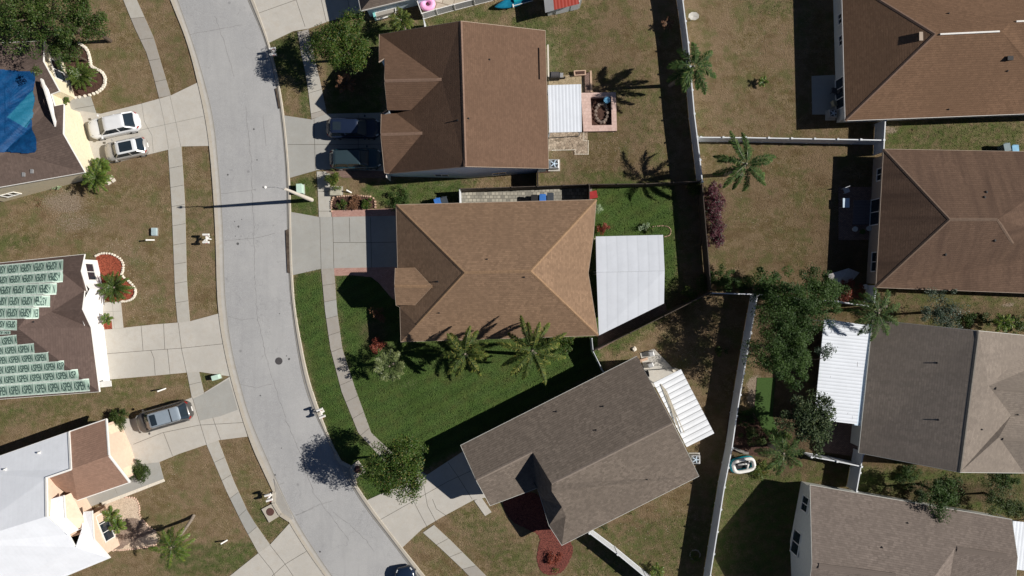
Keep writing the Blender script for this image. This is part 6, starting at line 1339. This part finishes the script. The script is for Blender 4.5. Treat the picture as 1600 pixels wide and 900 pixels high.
# junk on slab
for (x, y, w_, l_, h_, rz, mt, nm, lab) in [(1018, 553, .5, .45, .5, .2, 'steel', 'crate', 'grey crate standing on the concrete slab behind the grey tan house'), (1017, 571, .5, .4, .6, .4, 'steel', 'cart', 'grey garden cart on the concrete slab behind the grey tan house'), (1006, 562, .7, .25, .2, .3, 'edging_p', 'plank_stack', 'stack of tan planks beside the grey crate'), (1010, 585, .5, .5, .4, .2, 'dark', 'bag', 'black bag under the corner of the slatted patio roof')]:
    b = MB(); c = P(x, y, h_); b.box((c.x, c.y, h_ / 2), (w_, l_, h_), rz); b.box((c.x, c.y, h_), (w_ * .8, l_ * .8, .05), rz); b.box((c.x, c.y, .04), (w_ * 1.1, l_ * 1.1, .06), rz); o = b.build(nm, M[mt]); bevel(o, .03, 2); tag(o, lab, nm.replace('_', ' '))
for (x, y, lab) in [(991, 545, 'pale rock on the grass above the concrete slab'), (1053, 578, 'pale rock at the edge of the concrete slab'), (1158, 273, 'pale rock beside the cross fence palm')]:
    b = MB(); c = P(x, y); b.stone((c.x, c.y, 0), .25, .2, int(x)); tag(b.build('rock', M['edging']), lab, 'rock')
b = MB()
for (x, y) in [(168, 280), (174, 277), (178, 282), (171, 286)]: c = P(x, y); b.box((c.x, c.y, .04), (.33, .28, .06), .6)
tag(b.build('stepping_slabs', M['edging']), 'four small pale slabs beside the areca clump on the brown lawn', 'paving slabs')
# scattered stones on bare patches
g2 = random.Random(77); b = MB()
for i in range(900):
    cx, cy, rx, ry = g2.choice([(120, 335, 60, 40), (180, 400, 70, 40), (235, 460, 30, 60), (950, 230, 60, 30), (1200, 60, 90, 60), (1180, 330, 80, 70), (1010, 820, 60, 60), (1190, 620, 12, 40), (1075, 560, 30, 40), (300, 760, 60, 60)]); x, y = cx + g2.gauss(0, rx * .55), cy + g2.gauss(0, ry * .55)
    if inpoly(np.array([x]), np.array([y]), [(278, 0), (283, 900), (500, 900), (400, 0)])[0]: continue
    c = P(x, y); b.stone((c.x, c.y, 0), g2.uniform(.012, .034), .02, i)
tag(b.build('gravel', m_plain('limestone_bits', (.42, .37, .29), .9, 0, .2, 9)), 'loose pale pebbles on the bare patches', 'gravel', kind='stuff')
# ------------------------------------------------------------------ cars
def rrect(x0, x1, w0, w1, z, r=.25, n=5, bulge=.0):
    """closed loop, x0 rear .. x1 front, half widths w0 rear, w1 front"""
    pts = []
    for cx, cy, a0 in ((x1 - r, w1 - r, 0), (x0 + r, w0 - r, 90), (x0 + r, -w0 + r, 180), (x1 - r, -w1 + r, 270)):
        for k in range(n): a = R(a0 + 90 * k / (n - 1)); pts.append((cx + r * math.cos(a) + (bulge * (1 - (cy / w1) ** 2) if a0 in (0, 270) else 0), cy + r * math.sin(a), z))
    return pts
def car(name, label, px, py, heading, L, W, Hc, paint, roofm=None, hood=.26, ws=.14, rear=.10, sunroof=None, rails=False, group=None, cat='car', zc=1.0, glass_m='glass', rear_deck=.03, trim=None, roof_split=False):
    c = P(px, py, zc); t = thing(name, label, cat, (c.x, c.y, 0), heading, group)
    hw = W / 2; ns = 22; b = MB(); vs_ = []; belt = .62 * Hc if Hc > 1.55 else .66 * Hc
    xr, xf = -L / 2, L / 2; x_cowl = xf - hood * L; x_wt = x_cowl - ws * L; x_rt = xr + rear * L; x_rb = xr + rear_deck * L
    K = 11
    for i in range(ns + 1):
        u = i / ns; x = xr + L * u; e = abs(2 * u - 1); wv_ = hw * (1 - .40 * max(0, (e - .68) / .32) ** 2.3); wv_ *= (.985 if .2 < u < .85 else 1)
        if x > x_cowl: s_ = (x - x_cowl) / (xf - x_cowl); zt = belt * (1.0 - .10 * s_ - .16 * s_ ** 4)
        elif x < x_rb: s_ = (x_rb - x) / max(.01, x_rb - xr); zt = belt * (1.0 - .1 * s_ ** 2)
        else: zt = belt
        zb = .22 + .10 * max(0, (e - .85) / .15)
        sec = [(.80, zb), (.97, zb + .06), (1.0, zb + .28 * (zt - zb)), (.995, zb + .62 * (zt - zb)), (.95, zb + .90 * (zt - zb)), (.80, zt), (.40, zt + .035), (0, zt + .045)]
        full = [(wv_ * a, z) for a, z in sec] + [(-wv_ * a, z) for a, z in sec[:-1][::-1]]
        K = len(full); vs_ += [(x, y, z) for y, z in full]
    b.add(vs_, [(i * K + j, (i + 1) * K + j, (i + 1) * K + (j + 1) % K, i * K + (j + 1) % K) for i in range(ns) for j in range(K)] + [list(range(K)), [ns * K + j for j in range(K)][::-1]])
    body = b.build('body', paint, t, smooth=True, local=True)
    # wheel arches + wheels
    for wx in (xr + .18 * L, xf - .17 * L):
        for sy in (-1, 1):
            b = MB(); r_ = .33 if L > 4 else .31; b.tube([(wx, sy * (hw - .2), r_), (wx, sy * (hw - .005), r_)], r_, 20); wh = b.build('wheel', M['rubber'], t, local=True)
            b = MB(); b.tube([(wx, sy * (hw - .01), r_), (wx, sy * (hw + .012), r_)], r_ * .62, 16); b.build('rim', M['steel'], wh, local=True)
    # greenhouse
    b = MB(); lo_ = rrect(x_rb, x_cowl, hw * .84, hw * .84, belt - .01, .34, 7, .16); hi_ = rrect(x_rt, x_wt, hw * .66, hw * .68, Hc - .06, .24, 7, .08); n = len(lo_)
    b.add(lo_ + hi_, [(i, (i + 1) % n, (i + 1) % n + n, i + n) for i in range(n)] + [[n + i for i in range(n)]]); b.build('windows', M[glass_m], t, local=True)
    # pillars
    for s_ in (-1, 1):
        b = MB(); b.beam((x_cowl - .05, s_ * hw * .80, belt), (x_wt - .04, s_ * hw * .655, Hc - .05), .07, .05); b.beam((x_rb + .1, s_ * hw * .80, belt), (x_rt + .06, s_ * hw * .63, Hc - .05), .12, .05)
        xm = (x_cowl + x_rb) / 2 - .1; b.beam((xm, s_ * hw * .865, belt), (xm, s_ * hw * .69, Hc - .05), .07, .05)
        b.build('pillar_frame', paint, t, local=True)
    # roof
    b = MB(); r0 = rrect(x_rt - .03, x_wt + .03, hw * .68, hw * .70, Hc - .075, .24, 6, .08); r1 = rrect(x_rt, x_wt, hw * .64, hw * .66, Hc - .03, .22, 6, .07); r2 = rrect(x_rt + .25, x_wt - .25, hw * .4, hw * .42, Hc, .16, 6, .03); n = len(r0)
    b.add(r0 + r1 + r2, [(i, (i + 1) % n, (i + 1) % n + n, i + n) for i in range(n)] + [(n + i, n + (i + 1) % n, (i + 1) % n + 2 * n, i + 2 * n) for i in range(n)] + [[2 * n + i for i in range(n)], list(range(n))[::-1]]); b.build('roof', roofm or paint, t, smooth=True, local=True)
    if sunroof:
        a0, a1, ww = sunroof; b = MB(); q0 = rrect(x_rt + (x_wt - x_rt) * a0, x_rt + (x_wt - x_rt) * a1, hw * ww, hw * ww, Hc + .012, .06, 4); q1 = [(x, y, Hc - .05) for x, y, z in q0]; n = len(q0)
        b.add(q0 + q1, [list(range(n)), ] + [(i, i + n, (i + 1) % n + n, (i + 1) % n) for i in range(n)]); b.build('sunroof', M['glass'], t, local=True)
    if roof_split:
        for xx in (x_rt + (x_wt - x_rt) * .28,): b = MB(); b.beam((xx, -hw * .58, Hc + .03), (xx, hw * .58, Hc + .03), .06, .03); b.build('cross_bar', M['dark'], t, local=True)
    if rails:
        for s_ in (-1, 1): b = MB(); b.tube([(x_rt + .1, s_ * hw * .62, Hc), (x_rt + .3, s_ * hw * .62, Hc + .05), (x_wt - .3, s_ * hw * .63, Hc + .05), (x_wt - .1, s_ * hw * .63, Hc)], .025, 6); b.build('roof_rail', M['steel'], t, local=True)
    for s_ in (-1, 1):
        b = MB(); b.box((x_cowl - .08, s_ * (hw + .09), belt + .06), (.14, .2, .14)); bevel(b.build('mirror', trim or paint, t, local=True), .04, 2)
        b = MB(); b.tube([(xf - .32, s_ * hw * .74, belt * .80), (xf - .10, s_ * hw * .60, belt * .76)], [.09, .06], 8); b.build('headlight', m_plain('lamp_glass', (.6, .62, .62), .15, spec=.6) if 'lamp_glass' not in bpy.data.materials else bpy.data.materials['lamp_glass'], t, local=True)
        b = MB(); b.tube([(xr + .05, s_ * hw * .60, belt * .86), (xr + .24, s_ * hw * .80, belt * .86)], [.07, .06], 8); b.build('taillight', m_plain('tail_red', (.35, .015, .012), .3) if 'tail_red' not in bpy.data.materials else bpy.data.materials['tail_red'], t, local=True)
    b = MB(); b.beam((x_cowl + .02, -hw * .7, belt + .035), (x_cowl + .02, hw * .7, belt + .035), .07, .03)
    for s_ in (-1, 1): b.beam((x_cowl, s_ * hw * .72, belt * 1.0 + .005), (xf - .25, s_ * hw * .62, belt * .885 + .0), .018, .03)
    b.build('cowl', M['dark'], t, local=True)
    b = MB(); b.box((xf - .04, 0, belt * .55), (.06, hw * .9, .16)); b.build('front_grille', M['dark'], t, local=True)
    b = MB(); b.box((xr + .0, 0, .48), (.05, .42, .13)); b.build('number_plate', M['white'], t, local=True)
    return t
def paint(name, c, rough=.25, metal=.0):
    m = m_plain(name, c, rough, metal, .04, 2, .5); m.node_tree.nodes['Principled BSDF'].inputs['Coat Weight'].default_value = .6; m.node_tree.nodes['Principled BSDF'].inputs['Coat Roughness'].default_value = .08; return m
W_ = paint('paint_white', (.74, .75, .76)); BG = paint('paint_beige', (.46, .44, .41), .3, .3); GR = paint('paint_silver_grey', (.085, .080, .076), .3, .3); RG = paint('paint_roof_grey', (.26, .31, .36), .35)
NV = paint('paint_navy', (.012, .020, .045)); DK = paint('paint_dark_teal', (.012, .045, .062)); DKR = paint('paint_grey_roof', (.03, .05, .06)); BL = paint('paint_blue_black', (.01, .02, .045))
hd = math.pi + R(12)
car('parked_car', 'white SUV with dark rear window, upper of two cars before the cream house', 175, 194.5, hd, 4.55, 1.85, 1.62, W_, hood=.25, ws=.15, rear=.21, rear_deck=.05)
car('parked_car', 'small car with white roof and big black sunroof before the cream house', 194, 231.5, hd, 3.75, 1.72, 1.45, BG, roofm=W_, sunroof=(.2, .84, .5), hood=.24, ws=.12, rear=.16, trim=BG)
car('parked_car', 'dark grey estate car with blue grey roof on the driveway of the peach house', 254, 652, math.pi + R(16), 4.95, 1.95, 1.75, GR, roofm=RG, sunroof=(.76, .95, .5), rails=True, roof_split=True, hood=.19, ws=.13, rear=.12)
car('parked_car', 'dark navy car in the shade before the brown house, upper one', 551, 199, 0.0, 4.7, 1.85, 1.6, NV, hood=.25, ws=.14, rear=.1, sunroof=(.1, .4, .4))
car('parked_car', 'dark teal car in the shade before the brown house, lower one', 555, 247, R(1), 4.6, 1.85, 1.6, DK, roofm=DKR, hood=.25, ws=.14, rear=.1, glass_m='glass')
car('parked_car', 'dark blue car whose front just shows at the bottom edge on the road', 637, 928, R(100), 4.6, 1.85, 1.55, BL)
